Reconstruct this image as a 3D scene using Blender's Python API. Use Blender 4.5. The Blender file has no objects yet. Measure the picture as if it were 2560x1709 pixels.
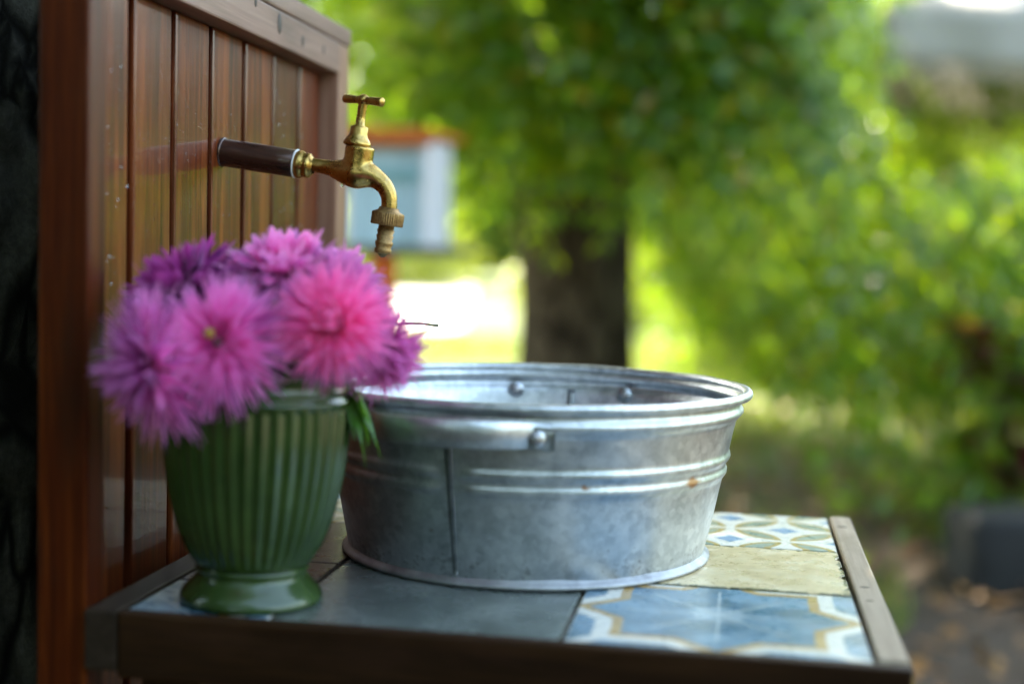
import bpy, bmesh, math, random
import numpy as np
from mathutils import Vector, Matrix, noise as mnoise

random.seed(7)
rng = np.random.default_rng(11)
C = bpy.context.scene
COL = C.collection
R = math.radians
PI = math.pi

# ------------------------------------------------------------------ camera
cam = bpy.data.cameras.new("camera")
co = bpy.data.objects.new("camera", cam)
COL.objects.link(co)
CAMP = Vector((0.17846, -1.18825, 0.26119))
yaw, pit, rol = 0.162966, 0.0661303, 0.0263319
fw = Vector((-math.sin(yaw) * math.cos(pit), math.cos(yaw) * math.cos(pit), -math.sin(pit)))
rt = Vector((math.cos(yaw), math.sin(yaw), 0))
up = rt.cross(fw)
r2 = rt * math.cos(rol) + up * math.sin(rol)
u2 = -rt * math.sin(rol) + up * math.cos(rol)
m = Matrix((r2, u2, -fw)).transposed().to_4x4()
m.translation = CAMP
co.matrix_world = m
cam.sensor_width = 36.0
cam.lens = 1374.231 * 36.0 / 1024.0
cam.clip_start = 0.02
cam.clip_end = 600.0
cam.dof.use_dof = True
cam.dof.focus_distance = 1.185
cam.dof.aperture_fstop = 1.9
C.camera = co

# ------------------------------------------------------------------ light
SUN_EL, SUN_AZ = 47.0, -28.0          # azimuth from +Y (away from camera), minus = left
w = bpy.data.worlds.new("World")
C.world = w
w.use_nodes = True
nt = w.node_tree
nt.nodes.clear()
sky = nt.nodes.new("ShaderNodeTexSky")
sky.sky_type = 'NISHITA'
sky.sun_disc = False
sky.sun_elevation = R(SUN_EL)
sky.sun_rotation = R(SUN_AZ)
sky.air_density = 1.3
sky.dust_density = 2.0
bg = nt.nodes.new("ShaderNodeBackground")
bg.inputs[1].default_value = 0.105
wo = nt.nodes.new("ShaderNodeOutputWorld")
nt.links.new(sky.outputs[0], bg.inputs[0])
nt.links.new(bg.outputs[0], wo.inputs[0])

sl = bpy.data.lights.new("sun", 'SUN')
sl.energy = 3.5
sl.angle = R(0.53)
sl.color = (1.0, 0.93, 0.82)
so = bpy.data.objects.new("sun", sl)
COL.objects.link(so)
sd = Vector((math.sin(R(SUN_AZ)) * math.cos(R(SUN_EL)), math.cos(R(SUN_AZ)) * math.cos(R(SUN_EL)), math.sin(R(SUN_EL))))
so.rotation_euler = sd.to_track_quat('Z', 'Y').to_euler()
so.location = sd * 20

C.view_settings.view_transform = 'Standard'
C.view_settings.look = 'None'
C.view_settings.gamma = 1.0
C.view_settings.use_curve_mapping = False
C.view_settings.exposure = 3.58
C.view_settings.use_white_balance = True      # camera balanced for shade
C.view_settings.white_balance_temperature = 7400
C.view_settings.white_balance_tint = 8
C.cycles.max_bounces = 8
C.cycles.transparent_max_bounces = 8
C.cycles.transmission_bounces = 4
C.cycles.sample_clamp_indirect = 8.0


# ------------------------------------------------------------------ node maths
class V:
    """A float socket with arithmetic."""
    def __init__(s, t, sock): s.t, s.s = t, sock
    def _op(s, op, o=None, o2=None):
        n = s.t.nodes.new("ShaderNodeMath"); n.operation = op
        for i, x in enumerate((s, o, o2)):
            if x is None: continue
            if isinstance(x, V): s.t.links.new(x.s, n.inputs[i])
            else: n.inputs[i].default_value = float(x)
        return V(s.t, n.outputs[0])
    def __add__(s, o): return s._op('ADD', o)
    def __sub__(s, o): return s._op('SUBTRACT', o)
    def __mul__(s, o): return s._op('MULTIPLY', o)
    def __truediv__(s, o): return s._op('DIVIDE', o)
    def __neg__(s): return s._op('MULTIPLY', -1)
    def min(s, o): return s._op('MINIMUM', o)
    def max(s, o): return s._op('MAXIMUM', o)
    def abs(s): return s._op('ABSOLUTE')
    def frac(s): return s._op('FRACT')
    def sin(s): return s._op('SINE')
    def pw(s, o): return s._op('POWER', o)
    def atan2(s, o): return s._op('ARCTAN2', o)
    def step(s, a, b):
        n = s.t.nodes.new("ShaderNodeMapRange"); n.interpolation_type = 'SMOOTHSTEP'
        s.t.links.new(s.s, n.inputs[0])
        n.inputs[1].default_value = a; n.inputs[2].default_value = b
        return V(s.t, n.outputs[0])


class M:
    """A Principled material with helpers."""
    def __init__(s, name):
        s.m = bpy.data.materials.new(name); s.m.use_nodes = True
        s.t = s.m.node_tree
        s.b = s.t.nodes["Principled BSDF"]
        s.out = s.t.nodes["Material Output"]
    def tex(s, kind='Object'):
        return s.t.nodes.new("ShaderNodeTexCoord").outputs[kind]
    def mapping(s, vec, scale=(1, 1, 1), loc=(0, 0, 0), rot=(0, 0, 0)):
        n = s.t.nodes.new("ShaderNodeMapping")
        s.t.links.new(vec, n.inputs[0])
        n.inputs[1].default_value = loc; n.inputs[2].default_value = rot; n.inputs[3].default_value = scale
        return n.outputs[0]
    def offs(s, vec, k=7.0):
        """shift the pattern by a random amount per object"""
        oi = s.t.nodes.new("ShaderNodeObjectInfo")
        a = s.t.nodes.new("ShaderNodeVectorMath"); a.operation = 'SCALE'
        cx = s.t.nodes.new("ShaderNodeCombineXYZ")
        for i in range(3): s.t.links.new(oi.outputs['Random'], cx.inputs[i])
        s.t.links.new(cx.outputs[0], a.inputs[0]); a.inputs[3].default_value = k
        b = s.t.nodes.new("ShaderNodeVectorMath"); b.operation = 'ADD'
        s.t.links.new(vec, b.inputs[0]); s.t.links.new(a.outputs[0], b.inputs[1])
        return b.outputs[0]
    def noise(s, vec, scale, detail=4, rough=.55, dist=0.0):
        n = s.t.nodes.new("ShaderNodeTexNoise")
        s.t.links.new(vec, n.inputs['Vector'])
        n.inputs['Scale'].default_value = scale; n.inputs['Detail'].default_value = detail
        n.inputs['Roughness'].default_value = rough; n.inputs['Distortion'].default_value = dist
        return V(s.t, n.outputs[0])
    def voro(s, vec, scale, feat='F1', out=0):
        n = s.t.nodes.new("ShaderNodeTexVoronoi"); n.feature = feat
        s.t.links.new(vec, n.inputs['Vector']); n.inputs['Scale'].default_value = scale
        return n.outputs[out]
    def xyz(s, vec):
        n = s.t.nodes.new("ShaderNodeSeparateXYZ"); s.t.links.new(vec, n.inputs[0])
        return [V(s.t, n.outputs[i]) for i in range(3)]
    def ramp(s, fac, stops):
        n = s.t.nodes.new("ShaderNodeValToRGB")
        s.t.links.new(fac.s if isinstance(fac, V) else fac, n.inputs[0])
        e = n.color_ramp.elements
        while len(e) < len(stops): e.new(.5)
        for el, (p, c) in zip(e, stops):
            el.position = p; el.color = (*c, 1)
        return n.outputs[0]
    def mix(s, fac, a, b, mode='MIX'):
        n = s.t.nodes.new("ShaderNodeMix"); n.data_type = 'RGBA'; n.blend_type = mode
        for i, x in ((0, fac), (6, a), (7, b)):
            if isinstance(x, V): s.t.links.new(x.s, n.inputs[i])
            elif isinstance(x, bpy.types.NodeSocket): s.t.links.new(x, n.inputs[i])
            elif i == 0: n.inputs[i].default_value = x
            else: n.inputs[i].default_value = (*x, 1)
        return n.outputs[2]
    def set(s, name, v):
        i = s.b.inputs[name]
        if isinstance(v, V): s.t.links.new(v.s, i)
        elif isinstance(v, bpy.types.NodeSocket): s.t.links.new(v, i)
        elif isinstance(v, tuple) and len(v) == 3: i.default_value = (*v, 1)
        else: i.default_value = v
    def bump(s, h, strength=.3, dist=.002):
        n = s.t.nodes.new("ShaderNodeBump")
        s.t.links.new(h.s if isinstance(h, V) else h, n.inputs['Height'])
        n.inputs['Strength'].default_value = strength; n.inputs['Distance'].default_value = dist
        s.t.links.new(n.outputs[0], s.b.inputs['Normal'])
    def rand_island(s):
        n = s.t.nodes.new("ShaderNodeNewGeometry")
        return V(s.t, n.outputs['Random Per Island'])


def mat_wood(name, stops, axis=2, rough=.35, coat=0.0, grain=1.0, bump=.25, blotch=.5, blotch_col=(.04, .02, .01), coat_rough=.12, vary=.5, spec=.15):
    M_ = M(name)
    v = M_.offs(M_.tex())
    sc = [70, 70, 70]; sc[axis] = 3.2
    g = M_.noise(M_.mapping(v, tuple(x * grain for x in sc)), 1.0, 6, .62, .6)
    sc2 = [330, 330, 330]; sc2[axis] = 10
    g2 = M_.noise(M_.mapping(v, tuple(sc2)), 1.0, 3, .6)
    f = (g * .7 + g2 * .3)
    c = M_.ramp(f, stops)
    sc3 = [22, 22, 22]; sc3[axis] = 7
    bl = M_.noise(M_.mapping(v, tuple(sc3)), 1.0, 5, .6).step(.48, .72) * blotch
    c = M_.mix(bl, c, blotch_col)
    oi = M_.t.nodes.new("ShaderNodeObjectInfo")
    hs = M_.t.nodes.new("ShaderNodeHueSaturation"); M_.t.links.new(c, hs.inputs['Color'])
    sc4 = [42, 42, 42]; sc4[axis] = 2.2
    stre = M_.noise(M_.mapping(v, tuple(sc4)), 1.0, 3, .6)
    M_.t.links.new((V(M_.t, oi.outputs['Random']) * vary + (1 - vary * .5) + (stre - .5) * 1.0 * vary).s, hs.inputs['Value'])
    M_.set('Base Color', hs.outputs[0])
    M_.set('Roughness', (g2 * .25 + (rough - .12)))
    M_.set('Coat Weight', coat); M_.set('Coat Roughness', coat_rough)
    M_.set('Specular IOR Level', spec)
    if coat > .3:            # beads of rain and brush marks in the varnish
        dv = V(M_.t, M_.voro(v, 260))
        cb = M_.t.nodes.new("ShaderNodeBump"); cb.inputs['Strength'].default_value = .35; cb.inputs['Distance'].default_value = .0012
        hgt = dv.step(.34, .12) * M_.noise(v, 120, 2).step(.56, .62) * .8 + g * .25
        M_.t.links.new(hgt.s, cb.inputs['Height']); M_.t.links.new(cb.outputs[0], M_.b.inputs['Coat Normal'])
    M_.bump(g2 * .6 + g * .4, bump, .0012)
    return M_.m


def mat_leaf(name, stops, trans=.45, rough=.35, tint=(.42, .5, .04)):
    M_ = M(name)
    r = M_.rand_island()
    c = M_.ramp(r, stops)
    M_.set('Base Color', c); M_.set('Roughness', rough)
    tr = M_.t.nodes.new("ShaderNodeBsdfTranslucent")
    M_.t.links.new(M_.mix(.55, c, tint), tr.inputs[0])
    mx = M_.t.nodes.new("ShaderNodeMixShader"); mx.inputs[0].default_value = trans
    M_.t.links.new(M_.b.outputs[0], mx.inputs[1]); M_.t.links.new(tr.outputs[0], mx.inputs[2])
    M_.t.links.new(mx.outputs[0], M_.out.inputs[0])
    return M_.m


def mat_plain(name, col, rough=.5, metal=0.0, coat=0.0, var=.25, scale=30, bump=0.0):
    M_ = M(name)
    v = M_.offs(M_.tex())
    n = M_.noise(v, scale, 5, .6)
    dk = tuple(x * (1 - var) for x in col); lt = tuple(min(1, x * (1 + var)) for x in col)
    M_.set('Base Color', M_.ramp(n, [(.3, dk), (.7, lt)]))
    M_.set('Roughness', n * .2 + (rough - .1)); M_.set('Metallic', metal); M_.set('Coat Weight', coat)
    if bump: M_.bump(n, bump, .003)
    return M_.m


# ------------------------------------------------------------------ mesh helpers
def empty(name, loc, label, cat, group=None, rot=(0, 0, 0)):
    o = bpy.data.objects.new(name, None); COL.objects.link(o)
    o.location = loc; o.rotation_euler = rot; o.empty_display_size = .05
    o["label"] = label; o["category"] = cat
    if group: o["group"] = group
    return o


def link(name, me, mat=None, parent=None, world=True, label=None):
    """link a mesh; with world=True its coordinates are world ones and are moved into the parent's (unrotated) frame"""
    o = bpy.data.objects.new(name, me); COL.objects.link(o)
    if mat: me.materials.append(mat)
    if parent is not None:
        o.parent = parent
        if world:
            p = parent; off = Vector((0, 0, 0))
            while p is not None:
                off += p.location; p = p.parent
            me.transform(Matrix.Translation(-off))
    if label: o["label"] = label
    return o


def mesh(name, verts, faces, smooth=True):
    me = bpy.data.meshes.new(name)
    me.from_pydata([tuple(v) for v in verts], [], faces)
    if smooth: me.polygons.foreach_set("use_smooth", [True] * len(me.polygons))
    me.update()
    return me


def box_mesh(name, x0, x1, y0, y1, z0, z1, bev=.001, seg=2):
    bm = bmesh.new()
    bmesh.ops.create_cube(bm, size=1)
    for v in bm.verts:
        v.co = Vector(((x0 + x1) / 2 + v.co.x * (x1 - x0), (y0 + y1) / 2 + v.co.y * (y1 - y0), (z0 + z1) / 2 + v.co.z * (z1 - z0)))
    if bev > 0:
        bmesh.ops.bevel(bm, geom=bm.edges[:], offset=bev, segments=seg, affect='EDGES', profile=.6)
    me = bpy.data.meshes.new(name); bm.to_mesh(me); bm.free()
    return me


def box(name, x0, x1, y0, y1, z0, z1, mat, parent=None, bev=.001, label=None, world=True):
    return link(name, box_mesh(name, x0, x1, y0, y1, z0, z1, bev), mat, parent, world, label)


def lathe_mesh(name, prof, n=48, mod=None, close_top=False, close_bot=False, axis=None):
    """prof: list of (r, z). mod(r, z, k, th) -> r"""
    vs, fs = [], []
    for k, (r, z) in enumerate(prof):
        for i in range(n):
            th = 2 * PI * i / n
            rr = mod(r, z, k, th) if mod else r
            vs.append((rr * math.cos(th), rr * math.sin(th), z))
    for k in range(len(prof) - 1):
        for i in range(n):
            j = (i + 1) % n
            fs.append((k * n + i, k * n + j, (k + 1) * n + j, (k + 1) * n + i))
    if close_bot: fs.append(tuple(reversed(range(n))))
    if close_top: fs.append(tuple((len(prof) - 1) * n + i for i in range(n)))
    if axis is not None: vs = [axis @ Vector(v) for v in vs]
    return mesh(name, vs, fs)


def tube_mesh(name, pts, rad, n=12, cap=True):
    pts = [Vector(p) for p in pts]
    if not hasattr(rad, '__len__'): rad = [rad] * len(pts)
    vs, fs = [], []
    prev = None
    for k, p in enumerate(pts):
        t = (pts[min(k + 1, len(pts) - 1)] - pts[max(k - 1, 0)]).normalized()
        if prev is None:
            a = t.orthogonal().normalized()
        else:
            a = (prev - t * prev.dot(t)).normalized()
        prev = a
        b = t.cross(a)
        for i in range(n):
            th = 2 * PI * i / n
            vs.append(p + (a * math.cos(th) + b * math.sin(th)) * rad[k])
    for k in range(len(pts) - 1):
        for i in range(n):
            j = (i + 1) % n
            fs.append((k * n + i, k * n + j, (k + 1) * n + j, (k + 1) * n + i))
    if cap:
        fs.append(tuple(reversed(range(n)))); fs.append(tuple((len(pts) - 1) * n + i for i in range(n)))
    return mesh(name, vs, fs)


def spline(pts, n):
    """Catmull-Rom through pts (tuples of any length)"""
    P = np.array(pts, float); P = np.vstack([2 * P[0] - P[1], P, 2 * P[-1] - P[-2]])
    out = []
    segs = len(P) - 3
    for i in range(n):
        t = i / (n - 1) * segs; k = min(int(t), segs - 1); u = t - k
        a, b, c, d = P[k:k + 4]
        out.append(.5 * ((2 * b) + (c - a) * u + (2 * a - 5 * b + 4 * c - d) * u * u + (3 * b - a - 3 * c + d) * u ** 3))
    return np.array(out)


def ico_mesh(name, c, r, sub=2, scale=(1, 1, 1)):
    bm = bmesh.new(); bmesh.ops.create_icosphere(bm, subdivisions=sub, radius=r)
    for v in bm.verts: v.co = Vector((v.co.x * scale[0], v.co.y * scale[1], v.co.z * scale[2])) + Vector(c)
    for f in bm.faces: f.smooth = True
    me = bpy.data.meshes.new(name); bm.to_mesh(me); bm.free()
    return me


def quads_mesh(name, base, d, nrm, L, W, fold=.0):
    """many leaves at once: folded diamonds. base, d (unit), nrm (unit): (n,3); L, W: (n,)"""
    n = len(base)
    s = np.cross(d, nrm); s /= np.linalg.norm(s, axis=1, keepdims=True) + 1e-9
    nn = np.cross(s, d)
    L = L[:, None]; W = W[:, None]
    v = np.empty((n, 4, 3))
    v[:, 0] = base
    v[:, 1] = base + d * L * .45 + s * W * .5 + nn * W * fold
    v[:, 2] = base + d * L - nn * L * .08
    v[:, 3] = base + d * L * .45 - s * W * .5 + nn * W * fold
    me = bpy.data.meshes.new(name)
    me.vertices.add(n * 4); me.vertices.foreach_set("co", v.reshape(-1))
    me.loops.add(n * 6); me.polygons.add(n * 2)
    i = (np.arange(n) * 4)[:, None]
    me.loops.foreach_set("vertex_index", np.concatenate([i, i + 1, i + 2, i, i + 2, i + 3], 1).reshape(-1).astype(np.int32))
    me.polygons.foreach_set("loop_start", (np.arange(n * 2) * 3).astype(np.int32))
    me.update(calc_edges=True); me.validate()
    return me


def unit(a): return a / (np.linalg.norm(a, axis=-1, keepdims=True) + 1e-9)


GZ = -0.74            # ground level; the table top is z = 0

# ------------------------------------------------------------------ materials
W_POST = mat_wood("post_wood", [(.3, (.014, .0022, .0006)), (.5, (.058, .0085, .0012)), (.7, (.15, .030, .003))], 2, .42, .12, 1, .25, .55, (.03, .012, .006), .25)
W_BOARD = mat_wood("board_wood", [(.33, (.018, .0030, .0012)), (.5, (.090, .0160, .0042)), (.67, (.215, .050, .012))], 2, .36, .42, 1, .3, .45, (.060, .027, .010), .07)
W_RAIL = mat_wood("rail_wood", [(.25, (.11, .055, .040)), (.5, (.235, .130, .098)), (.75, (.37, .235, .185))], 1, .5, .25, 1, .3, .45, (.05, .028, .02), .3)
W_STILE = mat_wood("stile_wood", [(.25, (.10, .045, .027)), (.5, (.22, .11, .07)), (.75, (.34, .20, .13))], 2, .45, .3, 1, .3, .4, (.06, .03, .018), .28)
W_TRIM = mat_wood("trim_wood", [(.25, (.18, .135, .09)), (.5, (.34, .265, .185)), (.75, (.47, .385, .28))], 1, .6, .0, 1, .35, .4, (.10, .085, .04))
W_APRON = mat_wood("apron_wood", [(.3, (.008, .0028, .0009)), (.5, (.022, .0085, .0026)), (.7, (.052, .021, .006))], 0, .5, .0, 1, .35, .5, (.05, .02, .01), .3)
W_LEFT = mat_wood("dark_trim_wood", [(.3, (.014, .008, .005)), (.5, (.034, .021, .013)), (.7, (.065, .042, .03))], 1, .55, .1, 1, .35, .4, (.03, .02, .012), .3)


def mat_grout():
    a = M("grout"); n = a.noise(a.tex(), 160, 5, .7); k = a.noise(a.tex(), 22, 3, .6)
    c = a.ramp(n, [(.3, (.055, .045, .035)), (.7, (.16, .135, .105))])
    c = a.mix(k.step(.45, .65) * .7, c, (.045, .048, .015))
    a.set('Base Color', c); a.set('Roughness', .9); a.bump(n, .6, .002)
    return a.m


def wear(a, v, c, amt=.5, dirt=(.16, .14, .09)):
    n = a.noise(v, 55, 6, .7); n2 = a.noise(v, 320, 4, .6)
    c = a.mix((n * .7 + n2 * .3).step(.50, .66) * amt, c, dirt)
    a.set('Roughness', n * .35 + .12)
    a.bump(n2 * .5 + n, .12, .001)
    return c


def mat_star(cx, cy, h):
    a = M("star_tile_glaze"); v = a.tex('Object')
    x, y, z = a.xyz(v)
    wob = (a.noise(v, 60, 2) - .5) * .03
    x = (x - cx) / h + wob; y = (y - cy) / h + wob
    ax, ay = x.abs(), y.abs()
    A = .655
    s = (ax.max(ay) / A).min((ax + ay) / (A * 1.4142))
    mott = a.noise(v, 26, 5, .65, .4); m2 = a.noise(v, 9, 3, .5)
    blue = a.ramp(mott * .65 + m2 * .35, [(.32, (.045, .10, .105)), (.48, (.065, .17, .25)), (.66, (.20, .36, .47))])
    th = y.atan2(x)
    rad = (ax * ax + ay * ay).pw(.5)
    spoke = ((th * 4.0).sin().abs())
    sp = (spoke * rad).step(.05, .015) * rad.step(.72, .62)
    blue = a.mix(sp * .75, blue, (.58, .64, .62))
    st2 = (ax.max(ay) / .16).min((ax + ay) / (.16 * 1.4142))
    blue = a.mix(st2.step(1.1, .95) * .4, blue, (.48, .58, .6))
    gold = a.ramp(a.noise(v, 45, 3), [(.3, (.36, .20, .05)), (.7, (.52, .34, .12))])
    white = (.70, .68, .60)
    # corner fields: blue-grey lozenges behind a white border
    cb = a.ramp(mott, [(.35, (.07, .14, .17)), (.65, (.20, .34, .46))])
    c = a.mix(s.step(.985, 1.01), blue, gold)
    c = a.mix(s.step(1.10, 1.125), c, white)
    cut = (ax - ay).abs()
    inner = s.step(1.27, 1.30) * cut.step(.06, .09) * (ax.max(ay)).step(1.0, .985)
    c = a.mix(inner, c, cb)
    a.set('Base Color', wear(a, v, c, .35, (.25, .22, .14)))
    a.set('Coat Weight', .25); a.set('Coat Roughness', .2)
    return a.m


def mat_petal_tile(nx, ny, D):
    a = M("circle_tile_glaze"); v = a.tex('Object')
    x, y, z = a.xyz(v)
    u = (x - nx) / D; w_ = (y - ny) / D
    p, q = (u + w_), (u - w_)
    aa, bb = p.frac() - .5, q.frac() - .5
    a1, b1 = aa.abs(), bb.abs()
    m1 = ((a1 - 1.0) * (a1 - 1.0) + bb * bb).min(aa * aa + (b1 - 1.0) * (b1 - 1.0)) - .455
    n = a.noise(v, 90, 4, .6)
    green = a.ramp(n, [(.3, (.20, .27, .21)), (.7, (.36, .42, .34))])
    gold = (.44, .31, .09); white = (.74, .71, .60)
    cream = (.62, .55, .36)
    c = a.mix(m1.step(-.115, -.095), green, gold)
    c = a.mix(m1.step(-.03, -.012), c, white)
    ro = (aa + bb).abs().pw(.8) + (aa - bb).abs().pw(.8) + (n - .5) * .10
    c = a.mix(ro.step(.44, .37), c, a.ramp(n, [(.3, (.12, .23, .36)), (.7, (.28, .42, .54))]))
    core = (m1 + .30).step(.03, .0)
    c = a.mix(core * .7, c, cream)
    a.set('Base Color', wear(a, v, c, .35, (.30, .26, .14)))
    return a.m


def mat_tile(name, stops, sc=40, dirt=(.1, .09, .05), amt=.5, coat=.0, rough_edges=None):
    a = M(name); v = a.tex('Object')
    n = a.noise(v, sc, 6, .65, .3)
    c = a.ramp(n, stops)
    c = wear(a, v, c, amt, dirt)
    if rough_edges:
        x0, x1, y0, y1 = rough_edges
        x, y, z = a.xyz(v)
        e = (x - x0).min(-(x - x1)).min(y - y0).min(-(y - y1))
        nn = a.noise(v, 85, 5, .7)
        e2 = (e + (nn - .5) * .030).step(.0044, .0014)
        c = a.mix(e2, c, (.075, .075, .022))
        sp = a.noise(v, 210, 4, .7).step(.66, .72)
        c = a.mix(sp * .35, c, (.20, .18, .08))
    a.set('Base Color', c)
    if coat: a.set('Coat Weight', coat); a.set('Coat Roughness', .25)
    return a.m


def mat_zinc(name, dark=1.0):
    a = M(name); v = a.tex('Object')
    sp = a.voro(v, 150, 'F1', 1)
    sepn = a.t.nodes.new("ShaderNodeSeparateColor"); a.t.links.new(sp, sepn.inputs[0])
    spang = V(a.t, sepn.outputs[0])
    n = a.noise(v, 14, 6, .65, .5); n2 = a.noise(v, 70, 6, .7); n3 = a.noise(v, 300, 3, .6)
    f = n * .5 + n2 * .32 + spang * .10 + n3 * .08
    c = a.ramp(f, [(.33, (.30 * dark, .33 * dark, .345 * dark)), (.5, (.52 * dark, .555 * dark, .57 * dark)), (.66, (.74 * dark, .77 * dark, .78 * dark))])
    x, y, z = a.xyz(v)
    # grime along the foot: dark specks
    low = z.step(.05, .004)
    sk = (n2 * .6 + n3 * .4 + low * .13).step(.63, .72)
    c = a.mix(sk * .5, c, (.09, .09, .085))
    # white runs
    th = y.atan2(x)
    cx = a.t.nodes.new("ShaderNodeCombineXYZ")
    a.t.links.new((th * 7).s, cx.inputs[0]); a.t.links.new((z * 6).s, cx.inputs[1])
    run = a.noise(cx.outputs[0], 2.2, 5, .7).step(.68, .80)
    c = a.mix(run * .45, c, (.75, .78, .80))
    # rust spots
    ru = (a.noise(v, 42, 2, .5)).step(.745, .79)
    c = a.mix(ru * .8, c, (.30, .13, .035))
    rs = (th + .55).abs() * .17
    streak = (rs + (z - (x * .03 + .0755)).abs() * 2.4 + (n2 - .5) * .02).step(.016, .006)
    c = a.mix(streak * .85, c, (.36, .16, .035))
    cs = a.t.nodes.new("ShaderNodeCombineXYZ")
    a.t.links.new((th * 3 + z * 14).s, cs.inputs[0]); a.t.links.new((z * 160 - th * 9).s, cs.inputs[1])
    scr = a.noise(cs.outputs[0], 2.0, 2, .5).step(.70, .74)
    c = a.mix(scr * .35, c, (.80, .82, .83))
    a.set('Base Color', c); a.set('Metallic', .86)
    a.set('Roughness', n * .2 + n2 * .18 + (ru * .3) + .20)
    a.bump(n2 * .5 + n3 * .2 + n * .4, .10, .002)
    return a.m


ZINC = mat_zinc("galvanised_zinc")
ZINC_D = mat_zinc("galvanised_seam", .5)
ZINC_B = mat_zinc("galvanised_band", 1.12)
ZINC_F = mat_plain("zinc_foot", (.33, .335, .33), .45, .8, 0, .35, 45)
RIVET = mat_plain("rivet_metal", (.34, .33, .33), .38, .9, 0, .3, 200)


def mat_brass():
    a = M("old_brass"); v = a.tex('Object')
    n = a.noise(v, 90, 6, .65, .3); n2 = a.noise(v, 420, 4, .7)
    x, y, z = a.xyz(v)
    c = a.ramp(n * .7 + n2 * .3, [(.28, (.15, .075, .022)), (.48, (.40, .25, .07)), (.70, (.62, .44, .15))])
    tar = (n2 * .5 + n * .5).step(.56, .68)
    c = a.mix(tar * .5, c, (.12, .065, .03))
    lime = (a.noise(v, 130, 5, .7) - z * 3.2).step(.60, .80)
    c = a.mix(lime * .55, c, (.48, .43, .36))
    a.set('Base Color', c); a.set('Metallic', (-(lime * .6)) + 1.0)
    a.set('Roughness', n * .25 + lime * .3 + .16)
    a.bump(n2, .12, .0006)
    return a.m


BRASS = mat_brass()
BRASS_OLD = None


def mat_brass_dull():
    a = M("dull_brass"); v = a.tex('Object')
    n = a.noise(v, 160, 6, .7, .3); n2 = a.noise(v, 500, 4, .7)
    c = a.ramp(n * .6 + n2 * .4, [(.3, (.08, .045, .02)), (.5, (.30, .175, .062)), (.72, (.50, .34, .15))])
    a.set('Base Color', c); a.set('Metallic', .75); a.set('Roughness', n * .3 + .3); a.bump(n, .3, .0008)
    return a.m


BRASS_OLD = mat_brass_dull()


def mat_pipe():
    a = M("brown_pipe_paint"); v = a.tex('Object')
    n = a.noise(a.mapping(v, (12, 90, 90)), 1, 6, .7, .5); n2 = a.noise(v, 350, 4, .7)
    c = a.ramp(n, [(.3, (.022, .014, .012)), (.55, (.065, .030, .020)), (.78, (.14, .06, .035))])
    c = a.mix(n2.step(.68, .78) * .5, c, (.16, .15, .14))
    a.set('Base Color', c); a.set('Metallic', .45); a.set('Roughness', n * .3 + .14); a.set('Coat Weight', .3)
    return a.m


PIPE = mat_pipe()
WASHER = mat_plain("white_washer", (.6, .6, .58), .5, 0, 0, .15, 80)


def mat_vase():
    a = M("green_glaze"); v = a.tex('Object')
    n = a.noise(v, 26, 5, .6); n2 = a.noise(v, 240, 3, .6)
    c = a.ramp(n, [(.3, (.018, .042, .009)), (.7, (.040, .078, .017))])
    c = a.mix(n2.step(.62, .75) * .25, c, (.075, .13, .06))
    a.set('Base Color', c); a.set('Roughness', n * .12 + .14); a.set('Coat Weight', .4); a.set('Coat Roughness', .08)
    a.bump(n * .8 + n2 * .2, .06, .002)
    return a.m


VASE = mat_vase()


def mat_petal(name, base, tip, core, trans=.5):
    a = M(name)
    uvn = a.t.nodes.new("ShaderNodeAttribute"); uvn.attribute_name = "along"
    t = V(a.t, uvn.outputs['Fac'])
    oi = a.t.nodes.new("ShaderNodeObjectInfo")
    rr = V(a.t, oi.outputs['Random'])
    c = a.ramp(t, [(0.0, core), (.38, base), (1.0, tip)])
    hs = a.t.nodes.new("ShaderNodeHueSaturation")
    a.t.links.new(c, hs.inputs['Color']); a.t.links.new((rr * .7 + .70).s, hs.inputs['Value'])
    a.t.links.new((rr * .04 + .48).s, hs.inputs['Hue'])
    a.set('Base Color', hs.outputs[0]); a.set('Roughness', .45); a.set('Sheen Weight', .3)
    tr = a.t.nodes.new("ShaderNodeBsdfTranslucent"); a.t.links.new(hs.outputs[0], tr.inputs[0])
    mx = a.t.nodes.new("ShaderNodeMixShader"); mx.inputs[0].default_value = trans
    a.t.links.new(a.b.outputs[0], mx.inputs[1]); a.t.links.new(tr.outputs[0], mx.inputs[2])
    a.t.links.new(mx.outputs[0], a.out.inputs[0])
    return a.m


GREEN_STEM = mat_plain("stem_green", (.07, .13, .03), .5, 0, 0, .3, 60)
GREEN_LEAF = mat_leaf("flower_leaf", [(0, (.028, .075, .018)), (1, (.06, .15, .03))], .3, .4, (.16, .32, .04))
SPRIG_LEAF = mat_leaf("sprig_leaf", [(0, (.045, .15, .02)), (1, (.09, .24, .03))], .4, .4, (.3, .6, .04))
DISC = mat_plain("flower_disc", (.36, .20, .03), .7, 0, 0, .4, 300)
WATER = None


def mat_water():
    a = M("water"); a.set('Base Color', (.9, .95, .95)); a.set('Roughness', .02); a.set('Transmission Weight', 1.0); a.set('IOR', 1.33)
    return a.m


WATER = mat_water()


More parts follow.
